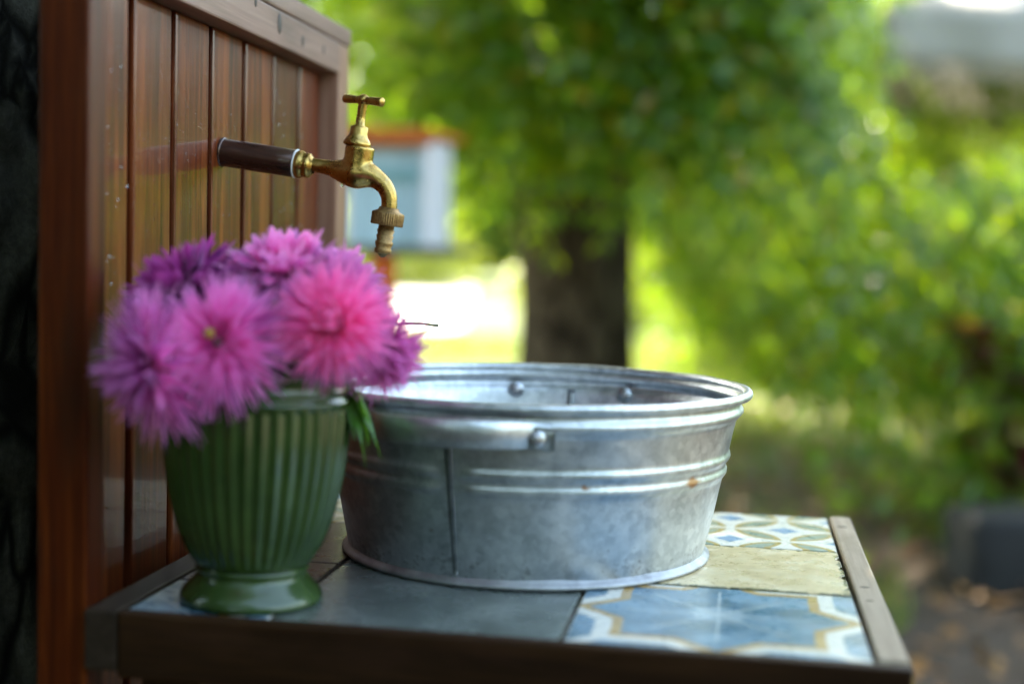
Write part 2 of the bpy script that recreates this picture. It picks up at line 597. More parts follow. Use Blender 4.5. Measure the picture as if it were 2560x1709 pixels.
def mat_bark(name, stops, sc=9):
    a = M(name); v = a.tex('Object')
    n = a.noise(a.mapping(v, (1, 1, .35)), sc * 2.2, 7, .7, .8); n2 = a.noise(v, sc * 14, 5, .7)
    vo = a.voro(a.mapping(v, (1, 1, .45)), sc * 1.6, 'DISTANCE_TO_EDGE')
    cr = V(a.t, vo).step(.0, .10)
    c = a.ramp(n * .7 + n2 * .3, stops)
    c = a.mix(cr * -1.0 + 1.0, c, tuple(x * .45 for x in stops[0][1]))
    a.set('Base Color', c); a.set('Roughness', .95); a.set('Specular IOR Level', .08); a.bump(n2 * .4 + n + cr * .5, .7, .01)
    return a.m


BARK_NEAR = mat_bark("grey_bark", [(.3, (.012, .011, .008)), (.5, (.042, .039, .029)), (.7, (.10, .094, .072))], 9)
BARK_FAR = mat_bark("brown_bark", [(.3, (.040, .028, .018)), (.5, (.085, .062, .040)), (.7, (.15, .115, .075))], 5)
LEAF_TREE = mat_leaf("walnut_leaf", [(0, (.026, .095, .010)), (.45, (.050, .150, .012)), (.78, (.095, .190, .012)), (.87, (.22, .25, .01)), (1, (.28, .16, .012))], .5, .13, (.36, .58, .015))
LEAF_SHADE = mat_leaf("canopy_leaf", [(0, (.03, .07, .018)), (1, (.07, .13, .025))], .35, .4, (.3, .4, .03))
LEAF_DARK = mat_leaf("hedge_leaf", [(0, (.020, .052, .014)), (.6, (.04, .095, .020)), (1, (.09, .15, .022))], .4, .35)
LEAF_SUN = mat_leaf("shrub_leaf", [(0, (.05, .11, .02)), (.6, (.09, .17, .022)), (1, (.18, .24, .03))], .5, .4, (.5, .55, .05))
LEAF_RED = mat_leaf("red_leaf", [(0, (.035, .006, .006)), (1, (.10, .018, .014))], .3, .35, (.3, .03, .02))
LEAF_LITTER = mat_leaf("dead_leaf", [(0, (.07, .035, .015)), (.5, (.16, .07, .02)), (.8, (.26, .12, .025)), (1, (.34, .20, .04))], .2, .6, (.4, .2, .04))
GRASS = mat_leaf("grass_blade", [(0, (.035, .075, .015)), (.6, (.07, .125, .02)), (1, (.14, .17, .03))], .4, .5, (.4, .5, .05))

# ------------------------------------------------------------------ setting: ground and path
def mat_ground():
    a = M("garden_ground"); v = a.tex('Object')
    n = a.noise(v, .55, 5, .6, .4); n2 = a.noise(v, 14, 6, .7); n3 = a.noise(v, 60, 4, .7)
    soil = a.ramp(n2 * .6 + n3 * .4, [(.3, (.022, .014, .009)), (.5, (.055, .036, .022)), (.72, (.11, .075, .045))])
    gr = a.ramp(n2 * .5 + n3 * .5, [(.3, (.035, .065, .014)), (.7, (.10, .14, .028))])
    x, y, z = a.xyz(v)
    far = y.step(3.4, 7.5)
    c = a.mix((n + far * .32 + (n2 - .5) * .3).step(.52, .68), soil, gr)
    a.set('Base Color', c); a.set('Roughness', .95); a.bump(n2 + n3 * .4, .8, .03)
    return a.m


gv, gf = [], []
NX, NY = 90, 110
xs = np.concatenate([np.linspace(-260, -8, 12), np.linspace(-7, 7, 66), np.linspace(8, 260, 12)])
ys = np.concatenate([np.linspace(-60, -4, 8), np.linspace(-3.5, 16, 84), np.linspace(17, 300, 18)])
for y in ys:
    for x in xs:
        h = 0.0
        if abs(x) < 9 and -4 < y < 17:
            h = .035 * mnoise.noise(Vector((x * .8, y * .8, 1.3))) + .02 * mnoise.noise(Vector((x * 2.3, y * 2.3, 4)))
        gv.append((x, y, GZ + h))
for j in range(len(ys) - 1):
    for i in range(len(xs) - 1):
        k = j * len(xs) + i
        gf.append((k, k + 1, k + 1 + len(xs), k + len(xs)))
g = link("ground", mesh("ground", gv, gf), mat_ground()); g["kind"] = "structure"

# pale gravel yard, in full sun, behind on the left
def mat_gravel():
    a = M("pale_gravel"); v = a.tex('Object')
    n = a.noise(v, 9, 6, .7); n2 = a.noise(v, 1.2, 4, .6)
    a.set('Base Color', a.ramp(n * .6 + n2 * .4, [(.3, (.42, .38, .31)), (.7, (.68, .64, .55))])); a.set('Roughness', .95); a.bump(n, .5, .02)
    return a.m


pv = [(-6.2, 13.8), (-4.2, 13.4), (-3.1, 15.0), (-3.9, 18), (-4.6, 23), (-6.6, 33), (-11, 46), (-16, 50), (-17, 38), (-12, 25), (-8.5, 17)]
p2 = spline([(*p,) for p in pv + pv[:1]], 70)[:-1]
n_ = len(p2)
vs = [(x, y, GZ + .075) for x, y in p2] + [(x, y, GZ - .05) for x, y in p2]
fs = [tuple(range(n_))] + [(i, n_ + i, n_ + (i + 1) % n_, (i + 1) % n_) for i in range(n_)]
me = mesh("gravel_yard", vs, fs, False)
g = link("gravel_yard", me, mat_gravel()); g["kind"] = "structure"

# grass tufts and fallen leaves
def scatter_ground(n, fx, fy): return fx(n), fy(n)


n = 26000
gy = 2.2 + 12 * rng.random(n) ** 1.3; gx = -5 + rng.random(n) * 8.5
keep = np.array([mnoise.noise(Vector((x * .55, y * .55, 2.0))) + .3 * mnoise.noise(Vector((x * 2.5, y * 2.5, 7))) > (.16 - .055 * (y - 3.2)) for x, y in zip(gx, gy)])
gx, gy = gx[keep], gy[keep]; n = len(gx)
base = np.c_[gx, gy, np.full(n, GZ - .01)]
d = unit(np.c_[rng.normal(0, .45, n), rng.normal(0, .45, n), np.ones(n)])
nr = unit(rng.normal(size=(n, 3)))
g = link("grass", quads_mesh("grass", base, d, nr, .07 + .09 * rng.random(n), .012 + .012 * rng.random(n)), GRASS); g["kind"] = "stuff"
n = 1500
gy = 1.6 + 6.5 * rng.random(n) ** 1.2; gx = -1.0 + rng.random(n) * 3.4
base = np.c_[gx, gy, GZ + .03 + .02 * rng.random(n)]
a_ = rng.random(n) * 2 * PI
d = unit(np.c_[np.cos(a_), np.sin(a_), rng.normal(.1, .25, n)])
nr = unit(np.c_[rng.normal(0, .35, n), rng.normal(0, .35, n), np.ones(n)])
g = link("fallen_leaves", quads_mesh("fallen_leaves", base, d, nr, .05 + .06 * rng.random(n), .03 + .035 * rng.random(n), .15), LEAF_LITTER); g["kind"] = "stuff"

# ------------------------------------------------------------------ trees
def spray_leaves(P, D, length, pairs, lf, wf, droop=.5):
    """compound fronds: P base (n,3), D direction (n,3). returns base, dir, nrm, L, W of the leaflets"""
    B, Dd, Nn, L, W = [], [], [], [], []
    n = len(P)
    D = unit(D)
    side = unit(np.cross(D, np.tile([0, 0, 1.0], (n, 1))) + rng.normal(0, .15, (n, 3)))
    nrm = unit(np.cross(side, D))
    for k in range(pairs):
        t = (k + 1) / pairs
        c = P + D * (length * t)[:, None]; c[:, 2] -= droop * length * t * t
        for sgn in (-1, 1):
            dd = unit(side * sgn + D * .55 + np.c_[np.zeros(n), np.zeros(n), -.35 - .3 * rng.random(n)] + rng.normal(0, .18, (n, 3)))
            B.append(c); Dd.append(dd); Nn.append(unit(nrm + rng.normal(0, .3, (n, 3))))
            L.append(lf * (.75 + .5 * rng.random(n)) * (1 - .35 * abs(t - .45))); W.append(wf * (.8 + .4 * rng.random(n)))
    return [np.concatenate(x) for x in (B, Dd, Nn, L, W)]


def trunk_mesh(name, pts, rad, n=28, seg=40, rough=.06, flute=5):
    c = spline([(*p, r) for p, r in zip(pts, rad)], seg)
    vs, fs = [], []
    for k, q in enumerate(c):
        for i in range(n):
            th = 2 * PI * i / n
            r = q[3] * (1 + rough * mnoise.noise(Vector((math.cos(th) * 2.2, math.sin(th) * 2.2, q[2] * 1.4))) + .5 * rough * math.cos(flute * th + q[2]))
            vs.append((q[0] + r * math.cos(th), q[1] + r * math.sin(th), q[2]))
    for k in range(seg - 1):
        for i in range(n):
            j = (i + 1) % n
            fs.append((k * n + i, k * n + j, (k + 1) * n + j, (k + 1) * n + i))
    return mesh(name, vs, fs)


# --- the big tree behind, whose branches hang across the picture
TX, TY = -.545, 4.78
big = empty("tree", (TX, TY, GZ), "large leafy tree with thick dark trunk and drooping green branches behind the metal tub", "tree")
link("trunk", trunk_mesh("trunk", [(TX + .03, TY, GZ - .05), (TX + .02, TY, GZ + .25), (TX + .02, TY, -.1), (TX - .01, TY, .5), (TX - .03, TY, 1.3), (TX - .05, TY + .05, 2.4)],
     [.36, .275, .245, .25, .25, .22], rough=.10), BARK_FAR, big)
limbs = []
for ang, rise, ln in ((-2.4, .9, 2.0), (-1.2, .7, 2.6), (-.35, .8, 3.0), (.5, .9, 2.6), (1.5, 1.0, 2.4), (2.7, .9, 2.4), (-.85, 1.6, 2.2), (.1, 1.7, 2.4)):
    a = Vector((TX - .04, TY + .03, 1.2 + .9 * random.random()))
    dx, dy = math.cos(ang), math.sin(ang)
    pts = [a, a + Vector((dx * ln * .3, dy * ln * .3, rise * .55)), a + Vector((dx * ln * .65, dy * ln * .65, rise * .75)), a + Vector((dx * ln, dy * ln, rise * .35))]
    c = spline([tuple(p) for p in pts], 14)
    limbs.append(c)
    link("limb", tube_mesh("limb", c, list(np.linspace(.10, .018, 14)), 9), BARK_FAR, big)


def zmin(x, y):
    """underside of the hanging foliage"""
    xx = x + (y - 4.8) * .16
    a = np.where(xx < -1.35, .75, np.where(xx < -.75, .60, np.where(xx < -.18, .33, -.54)))
    edge = np.clip((xx + .30) / .35, 0, 1)
    return np.where(xx > -.30, .33 + (-.54 - .33) * edge, a)


N = 14000
px = -2.6 + 6.2 * rng.random(N); py = 3.5 + 4.2 * rng.random(N); pz = -.3 + 3.0 * rng.random(N)
dens = np.array([mnoise.noise(Vector((x * 1.1, y * 1.1, z * 1.5))) + .5 * mnoise.noise(Vector((x * 2.6, y * 2.6, z * 2.6 + 9))) for x, y, z in zip(px, py, pz)])
ok = (pz > zmin(px, py) + np.where(px < -.1, .52, .40)) & (dens > -.18) & ((px - TX) ** 2 + (py - TY) ** 2 > .12)
ok &= ~((px > .18 + .11 * (py + 1.19) - .50) & (py < 6.9) & (pz > .72) & (px < 4))          # clear of the parasols
ok &= ~((px < -.6) & (px > -1.35) & (py < 4.0) & (pz < .95))       # clear of the nesting house
P = np.c_[px, py, pz][ok]
fx = np.c_[-1.15 + 1.35 * rng.random(750), 3.7 + .75 * rng.random(750), 1.02 + 1.4 * rng.random(750) ** 1.2]   # the boughs before the trunk
P = np.concatenate([P, fx])
D = np.c_[P[:, 0] - TX + .55, (P[:, 1] - TY) * .5 - .3, np.full(len(P), -.75)]
D = unit(unit(D) + rng.normal(0, .20, D.shape))
B, Dd, Nn, L, W = spray_leaves(P, D, .40 + .26 * rng.random(len(P)), 8, .10, .032, .45)
# upper crown, coarser
N = 1300
q = rng.normal(size=(N, 3)); q = unit(q) * (rng.random(N) ** .4)[:, None]
q = q * np.array([3.1, 2.9, 1.7]) + np.array([TX + .3, TY + .4, 4.1])
den = np.array([mnoise.noise(Vector(tuple(a * .8))) for a in q])
q = q[(den > -.12)]
n = len(q)
cr = [np.concatenate([B, q]), np.concatenate([Dd, unit(rng.normal(size=(n, 3)) + [0, 0, -.5])]), np.concatenate([Nn, unit(rng.normal(size=(n, 3)))]),
      np.concatenate([L, .15 + .1 * rng.random(n)]), np.concatenate([W, .08 + .05 * rng.random(n)])]
crown = link("crown", quads_mesh("crown", *cr, .12), LEAF_TREE, big)

# --- the tree close by on the left, behind the wooden panel
NTX, NTY = -.575, .12
near = empty("tree", (NTX, NTY, GZ), "tree with rough grey furrowed bark at the left edge, close behind the wooden panel", "tree")
vs, fs = [], []
nn, kk = 150, 230
for k in range(kk):
    z = GZ - .05 + 2.9 * k / (kk - 1)
    for i in range(nn):
        th = 2 * PI * i / nn
        p = Vector((math.cos(th) * 1.0, math.sin(th) * 1.0, z * 2.4))
        wq = p + .35 * Vector((mnoise.noise(p * 3), mnoise.noise(p * 3 + Vector((5, 0, 0))), mnoise.noise(p * 3 + Vector((0, 9, 0)))))
        dist, _ = mnoise.voronoi(Vector((wq.x * 3.4, wq.y * 3.4, wq.z * 1.5)))
        e = min(1.0, (dist[1] - dist[0]) * 2.6)
        r = .212 + .02 * e + .006 * mnoise.noise(p * 9) + .10 * math.exp(-(z - GZ) * 5)
        vs.append((NTX + r * math.cos(th), NTY + r * math.sin(th), z))
for k in range(kk - 1):
    for i in range(nn):
        j = (i + 1) % nn
        fs.append((k * nn + i, k * nn + j, (k + 1) * nn + j, (k + 1) * nn + i))
link("trunk", mesh("trunk", vs, fs), BARK_NEAR, near)
for ang, ln in ((.9, 2.3), (2.2, 2.0), (-.3, 1.6), (3.6, 1.7), (1.5, 2.6)):
    a = Vector((NTX, NTY, 1.9 + .25 * random.random()))
    dx, dy = math.cos(ang), math.sin(ang)
    c = spline([tuple(a), tuple(a + Vector((dx * ln * .4, dy * ln * .4, .7))), tuple(a + Vector((dx * ln, dy * ln, 1.1)))], 10)
    link("limb", tube_mesh("limb", c, list(np.linspace(.12, .02, 10)), 9), BARK_NEAR, near)
N = 15000  # overhead crown, out of frame, added to keep the table in shade
q = unit(rng.normal(size=(N, 3))) * (rng.random(N) ** .45)[:, None]
q = q * np.array([2.4, 3.6, .95]) + np.array([-1.25, .9, 2.95])
den = np.array([mnoise.noise(Vector(tuple(a * .9))) for a in q])
q = q[(den > -.3)]
n = len(q)
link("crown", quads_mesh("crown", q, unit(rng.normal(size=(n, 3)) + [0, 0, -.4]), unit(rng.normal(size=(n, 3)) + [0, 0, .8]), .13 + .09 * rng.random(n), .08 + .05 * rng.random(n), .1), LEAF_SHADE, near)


def bush(name, c, rad, n, leaf, mat, label, cat="shrub", group=None, stem=True, low=-.9):
    o = empty(name, (c[0], c[1], GZ), label, cat, group)
    q = unit(rng.normal(size=(n, 3))) * (.35 + .65 * rng.random(n) ** .5)[:, None]
    q = q[q[:, 2] > low]
    den = np.array([mnoise.noise(Vector(tuple(a * 2.3 + c[0]))) for a in q])
    q = q * (1 + .28 * den)[:, None]
    q = q * np.array(rad) + np.array(c)
    q = q[q[:, 2] > GZ]; k = len(q)
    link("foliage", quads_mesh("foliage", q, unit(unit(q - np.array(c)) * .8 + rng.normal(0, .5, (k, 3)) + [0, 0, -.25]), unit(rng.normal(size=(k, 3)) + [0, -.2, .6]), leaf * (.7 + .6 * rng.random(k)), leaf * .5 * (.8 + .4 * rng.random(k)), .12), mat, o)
    if stem:
        link("stem", tube_mesh("stem", [(c[0], c[1], GZ - .05), (c[0] + .05, c[1], (GZ + c[2]) / 2), (c[0], c[1], c[2])], [.08, .06, .02], 8), BARK_FAR, o)
    return o


bush("bush", (2.6, 10.2, .8), (2.3, 1.5, 2.5), 9000, .15, LEAF_DARK, "tall dark green bush far right, behind the hanging branches and below the parasols", low=-.95)
bush("bush", (.75, 11.0, .7), (1.6, 1.2, 2.3), 7500, .14, LEAF_DARK, "round dark green bush just right of the thick tree trunk, behind its leaves")
bush("bush", (4.9, 11.5, .9), (2.3, 1.6, 2.2), 6000, .16, LEAF_DARK, "dark bush at the far right edge, its base beyond the red-leaved plant")
bush("bush", (-7.6, 29, .3), (1.8, 1.3, 1.35), 3600, .2, LEAF_SUN, "sunlit yellow green bush behind the little blue house")
bush("bush", (-1.75, 17, -.2), (1.0, .9, .62), 2600, .16, LEAF_SUN, "low bright yellow green bush left of the thick tree trunk")
bush("added_shade_bush", (-2.4, -2.6, .8), (1.3, 1.1, 2.3), 6000, .16, LEAF_DARK, "tall dark unseen bush added behind the photographer on the left to block light", low=-.95)  # this and the next three: out of view, added to block light
bush("added_shade_bush", (-.45, -2.75, .8), (1.9, .75, 2.2), 8000, .15, LEAF_DARK, "dark unseen bush added straight behind the photographer to block front light", low=-.95)  # added out of view, cuts the frontal sky light
bush("added_shade_bush", (2.0, -3.0, .1), (1.3, .8, 1.35), 5000, .15, LEAF_DARK, "lower dark unseen bush added behind the photographer on the right to block low light", low=-.95)  # added out of view, kept low so the upper right sky stays open
bush("added_shade_bush", (-2.2, -.7, .9), (1.0, 1.7, 2.2), 6000, .16, LEAF_DARK, "dark unseen bush added left of the near tree to block light", low=-.95)  # added out of view, darkens the left side
for i, (x, y, r, h, lab) in enumerate([(-9.5, 40, 4.2, 6.0, "tall tree far off behind the little blue house"), (-2.2, 44, 4.5, 7.0, "tall tree far off, its crown above the wooden panel's right corner and the tap"),
                                       (5.5, 36, 5.0, 7.5, "tall tree far off on the right behind the bushes")]):
    o = empty("tree", (x, y, GZ), lab, "tree", "trees far off at the back of the garden")
    link("trunk", trunk_mesh("trunk", [(x, y, GZ - .1), (x + .1, y, GZ + 1.5), (x, y, GZ + h * .6)], [.4, .3, .15], 12, 10), BARK_FAR, o)
    N = 5000
    q = unit(rng.normal(size=(N, 3))) * (.3 + .7 * rng.random(N) ** .5)[:, None]
    den = np.array([mnoise.noise(Vector(tuple(a * 2.2 + i * 3))) for a in q])
    q = q * (1 + .3 * den)[:, None] * np.array([r, r * .8, h * .52]) + np.array([x, y, GZ + h * .56])
    q = q[q[:, 2] > GZ + .3]; n = len(q)
    link("crown", quads_mesh("crown", q, unit(rng.normal(size=(n, 3)) + [0, 0, -.4]), unit(rng.normal(size=(n, 3)) + [0, 0, .5]), .42 + .25 * rng.random(n), .26 + .12 * rng.random(n), .1), LEAF_SUN, o)
# the wood that closes the garden off
N = 26000
th = rng.random(N) * 2 * PI
q = np.c_[np.cos(th), np.sin(th)] * (62 + 9 * rng.random(N))[:, None]
hh = np.array([6.5 + 3.5 * mnoise.noise(Vector((a[0] * .09, a[1] * .09, 0))) for a in q])
q = np.c_[q, GZ + hh * rng.random(N) ** .8]
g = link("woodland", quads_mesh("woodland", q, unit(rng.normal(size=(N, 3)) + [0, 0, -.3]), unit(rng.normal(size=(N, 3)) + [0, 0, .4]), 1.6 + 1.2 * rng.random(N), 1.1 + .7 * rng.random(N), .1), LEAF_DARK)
g["kind"] = "stuff"

# ------------------------------------------------------------------ little blue house on a post
BLUE = mat_wood("pale_blue_paint", [(.25, (.30, .46, .55)), (.5, (.38, .54, .63)), (.75, (.46, .62, .70))], 2, .5, 0, .6, .15, .1, (.2, .3, .35))
TEAL = mat_plain("teal_paint", (.16, .34, .38), .5, 0, 0, .15, 20)
LILAC = mat_wood("whitewashed_wood", [(.25, (.52, .51, .56)), (.5, (.70, .69, .74)), (.75, (.80, .79, .82))], 2, .55, 0, .6, .15, .15, (.3, .3, .36))
ORANGE = mat_wood("orange_paint", [(.25, (.50, .10, .018)), (.5, (.62, .15, .03)), (.75, (.70, .22, .05))], 0, .5, 0, 1, .15, .1, (.3, .08, .02))
REDPOST = mat_wood("red_post_paint", [(.25, (.50, .085, .012)), (.5, (.60, .12, .02)), (.75, (.66, .17, .03))], 2, .5, 0, 1, .15, .1, (.2, .05, .02))
GREYB = mat_plain("dark_grey_board", (.07, .07, .075), .7, 0, 0, .2, 20)
hs = empty("nesting_house", (-.90, 3.0, GZ), "little pale blue house with orange roof edge on orange-red post, behind the tap", "nesting house", rot=(0, 0, R(-5)))
kw = dict(parent=hs, world=False)
FZ = .26 - GZ   # floor height above ground
box("post", -.058, .008, -.033, .033, 0, FZ - .02, REDPOST, bev=.003, **kw)
box("floor_board", -.15, .19, -.06, .25, FZ - .02, FZ + .008, GREYB, bev=.003, **kw)
for i in range(3):
    box("front_plank", -.128 + i * .078, -.053 + i * .078, -.03, -.012, FZ + .0095, FZ + .305, BLUE, bev=.002, **kw)
box("lintel", -.12, .098, -.042, -.0315, FZ + .205, FZ + .245, TEAL, bev=.002, **kw)
for i in range(4):
    box("side_plank", .1075, .125, -.03 + i * .061, .027 + i * .061, FZ + .0095, FZ + .335, LILAC, bev=.002, **kw)
for i in range(4):
    box("side_plank", -.147, -.1305, -.03 + i * .061, .027 + i * .061, FZ + .0095, FZ + .335, LILAC, bev=.002, **kw)
box("back_panel", -.129, .106, .215, .228, FZ + .0095, FZ + .33, BLUE, bev=.002, **kw)
box("gable_board", -.128, .105, -.03, -.012, FZ + .3065, FZ + .345, LILAC, bev=.002, **kw)
rb = box_mesh("roof", -.165, .155, -.075, .26, FZ + .347, FZ + .362, .002)
link("roof", rb, ORANGE, hs, False)
box("roof_edge", -.165, .155, -.093, -.0765, FZ + .316, FZ + .365, ORANGE, bev=.002, **kw)

# ------------------------------------------------------------------ parasols, top right
CLOTH = None


def mat_cloth():
    a = M("parasol_cloth"); v = a.tex('Object')
    n = a.noise(v, 5, 4, .6); n2 = a.noise(v, 260, 2, .5)
    a.set('Base Color', a.ramp(n, [(.3, (.50, .475, .45)), (.7, (.62, .59, .56))])); a.set('Roughness', .85)
    tr = a.t.nodes.new("ShaderNodeBsdfTranslucent"); tr.inputs[0].default_value = (.5, .48, .45, 1)
    mx = a.t.nodes.new("ShaderNodeMixShader"); mx.inputs[0].default_value = .4
    a.t.links.new(a.b.outputs[0], mx.inputs[1]); a.t.links.new(tr.outputs[0], mx.inputs[2]); a.t.links.new(mx.outputs[0], a.out.inputs[0])
    a.bump(n2, .2, .002)
    return a.m


CLOTH = mat_cloth()
FRINGE = mat_plain("fringe_thread", (.36, .30, .25), .9, 0, 0, .2, 20)
RIBW = mat_plain("parasol_frame", (.09, .06, .04), .5, 0, 0, .2, 20)


def parasol(cx, cy, ze, half, rot, label):
    o = empty("parasol", (cx, cy, GZ), label, "parasol", "pale parasols at the top right", rot=(0, 0, rot))
    E = ze - GZ; T = E + half * .42
    n = 14
    cr = [(-half, -half), (half, -half), (half, half), (-half, half)]
    vs, fs = [], []
    for s in range(4):
        a, b = Vector(cr[s]), Vector(cr[(s + 1) % 4])
        for k in range(9):
            t = k / 8
            for i in range(n):
                u = i / (n - 1)
                p = a.lerp(b, u) * (1 - t)
                sag = -.07 * math.sin(PI * u) * math.sin(PI * min(1, t * 1.1)) - .05 * math.sin(PI * u) * (1 - t)
                vs.append((p.x, p.y, E + (T - E) * t + sag))
        o_ = s * 9 * n
        for k in range(8):
            for i in range(n - 1):
                fs.append((o_ + k * n + i, o_ + k * n + i + 1, o_ + (k + 1) * n + i + 1, o_ + (k + 1) * n + i))
    ca = link("canopy", mesh("canopy", vs, fs), CLOTH, o, False)
    mo = ca.modifiers.new("thick", 'SOLIDIFY'); mo.thickness = .004
    for s in range(4):
        a, b = Vector(cr[s]), Vector(cr[(s + 1) % 4])
        nv = 60; vs, fs = [], []
        nrm = Vector(((b - a).y, -(b - a).x)).normalized()
        for i in range(nv):
            u = i / (nv - 1); p = a.lerp(b, u)
            top = E - .05 * math.sin(PI * u) - .004
            for k in range(6):
                q = p + nrm * (.012 + .016 * (k / 5) * math.sin(u * 34 + s))
                vs.append((q.x, q.y, top - .26 * k / 5))
        for i in range(nv - 1):
            for k in range(5): fs.append((i * 6 + k, i * 6 + k + 1, i * 6 + 7 + k, i * 6 + 6 + k))
        va = link("valance", mesh("valance", vs, fs), CLOTH, o, False)
        va.modifiers.new("thick", 'SOLIDIFY').thickness = .003
        # fringe threads
        vs, fs = [], []
        for i in range(260):
            u = (i + .5) / 260; p = a.lerp(b, u) + nrm * (.012 + .016 * math.sin(u * 34 + s))
            top = E - .05 * math.sin(PI * u) - .262; t = (b - a).normalized() * .0024
            k = len(vs); dz = .07 + .03 * random.random(); j = random.uniform(-.01, .01)
            vs += [(p.x - t.x, p.y - t.y, top), (p.x + t.x, p.y + t.y, top), (p.x + t.x + j, p.y + t.y + j, top - dz), (p.x - t.x + j, p.y - t.y + j, top - dz)]
            fs.append((k, k + 1, k + 2, k + 3))
        fr = link("fringe", mesh("fringe", vs, fs, False), FRINGE, o, False); fr["kind"] = "stuff"
        fr.modifiers.new("thick", 'SOLIDIFY').thickness = .003
        link("rib", tube_mesh("rib", [(a.x * .99, a.y * .99, E - .02), (a.x * .5, a.y * .5, E + (T - E) * .5 - .03), (0, 0, T - .03)], .014, 6), RIBW, o, False)
    link("pole", tube_mesh("pole", [(0, 0, 0), (0, 0, T + .06)], .026, 14), RIBW, o, False)
    box("base_plate", -.3, .3, -.3, .3, 0.01, .08, GREYB, o, .01, world=False)


parasol(2.14, 6.53, 1.47, 1.15, R(-10), "pale grey fringed parasol in the top right corner, its valance nearest the camera")
parasol(3.25, 9.6, 1.62, 1.15, R(-24), "second pale parasol, half hidden below and behind the fringed one")

# ------------------------------------------------------------------ garden things at the lower right
STONE = mat_plain("dark_stone", (.011, .011, .010), .85, 0, 0, .35, 12, .4)
st = empty("stone_block", (1.06, 3.16, GZ), "dark grey stone block lying on the ground at the lower right edge", "stone block", rot=(0, 0, R(11)))
bm = bmesh.new(); bmesh.ops.create_cube(bm, size=1)
bmesh.ops.subdivide_edges(bm, edges=bm.edges[:], cuts=7, use_grid_fill=True)
for v in bm.verts:
    c = v.co.copy()
    r_ = Vector((c.x * .42, c.y * .30, c.z * .26))
    k = (abs(c.x * 2) ** 6 + abs(c.y * 2) ** 6 + abs(c.z * 2) ** 6) ** (1 / 6)
    r_ /= max(.75, k) ** .55
    r_ += r_.normalized() * .014 * mnoise.noise(c * 5)
    v.co = r_ + Vector((0, 0, .125))
for f in bm.faces: f.smooth = True
me = bpy.data.meshes.new("block"); bm.to_mesh(me); bm.free()
link("block", me, STONE, st, False)


def leaf_mesh(p, d, L, W):
    d = d.normalized(); s = d.cross(Vector((random.gauss(0, .3), random.gauss(0, .3), 1))).normalized(); n_ = s.cross(d)
    vs, fs = [], []
    for k in range(6):
        t = k / 5; wd = W * math.sin(PI * (.08 + .92 * t) ** .8) if t < 1 else .0004
        q = p + d * L * t - Vector((0, 0, .25 * L * t * t))
        vs += [q - s * wd * .5 + n_ * wd * .18, q, q + s * wd * .5 + n_ * wd * .18]
    for k in range(5):
        for s_ in range(2):
            i = k * 3 + s_; fs.append((i, i + 3, i + 4, i + 1))
    return mesh("leaf", vs, fs)


def plant(name, loc, h, n, leafl, mat, label, cat="plant", spread=.25, flowers=0):
    o = empty(name, (loc[0], loc[1], GZ), label, cat)
    for s in range(n):
        a = random.random() * 2 * PI; sp = spread * (.3 + .7 * random.random()); hh = h * (.65 + .35 * random.random())
        c = spline([(0, 0, -.02), (math.cos(a) * sp * .4, math.sin(a) * sp * .4, hh * .6), (math.cos(a) * sp, math.sin(a) * sp, hh)], 8)
        link("stem", tube_mesh("stem", c, list(np.linspace(.008, .003, 8)), 6), GREEN_STEM, o, False)
        k = 9
        ii = rng.integers(2, 8, k)
        base = c[ii]
        d = unit(rng.normal(size=(k, 3)) * [1, 1, .3] + [0, 0, .1])
        for e in range(k):
            ll = leafl * (.7 + .6 * random.random())
            link("leaf", leaf_mesh(Vector(base[e]), Vector(d[e]), ll, ll * .45), mat, o, False)
        if s < flowers:
            link("flower_head", ico_mesh("flower_head", c[-1], .028, 2, (1, 1, .7)), YEL, o, False)
    return o


YEL = mat_plain("marigold_petal", (.6, .27, .01), .6, 0, 0, .3, 120)
plant("red_leaved_plant", (1.13, 3.72), .85, 9, .15, LEAF_RED, "dark red leaved plant with orange flower heads at the right edge", spread=.2, flowers=3)
plant("seedling", (.90, 3.72), .30, 4, .12, LEAF_SUN, "young plant with broad yellow green leaves left of the dark stone block", spread=.13)
plant("leafy_plant", (1.10, 4.1), .42, 8, .11, LEAF_TREE, "low green leafy plant behind the dark stone block", spread=.3)

# ------------------------------------------------------------------ wash stand with its panel
ws = empty("wash_stand", (0, 0, GZ), "wooden wash stand topped with old patterned tiles and backed by a varnished board panel", "wash stand")
XF, XB = -.27, -.29           # face of the frame, face of the recessed boards
PT = .506
box("stile", -.308, XF, -.290, -.262, -.40, PT - .0195, W_POST, ws, .0025, "near stile of orange-red varnished wood")
box("stile", -.308, XF, .305, .344, -.40, PT - .0195, W_STILE, ws, .0025, "far stile of greyish brown wood")
box("top_rail", -.307, XF + .0012, -.2615, .3045, .4525, PT - .0195, W_RAIL, ws, .002, "top rail of weathered brown wood with dark knots")
box("cap", -.3085, XF + .0022, -.2905, .3445, PT - .019, PT, W_RAIL, ws, .0025)
ed = [-.2615, -.180, -.101, -.0195, .0625, .144, .227, .3045]
for a, b in zip(ed[:-1], ed[1:]):
    j = random.uniform(-.0006, .0006)
    box("board", -.304 + j, XB + j, a + .0040, b - .0040, -.36, .4522, W_BOARD, ws, .0030)
box("backing", -.3095, -.3045, -.2612, .3042, -.36, .4515, W_LEFT, ws, 0)
# knots and nail holes of the top rail
KNOT = mat_plain("knot", (.035, .022, .016), .6, 0, 0, .4, 200)
for y, z, r in ((.033, .484, .0035), (.100, .474, .0055), (.172, .468, .0032), (.243, .470, .0028), (.312, .466, .0024), (-.09, .475, .004)):
    if y > .3045: continue
    link("knot", ico_mesh("knot", (XF + .0012, y, z), r * 1.5, 2, (.12, .75, 1.25)), KNOT, ws)
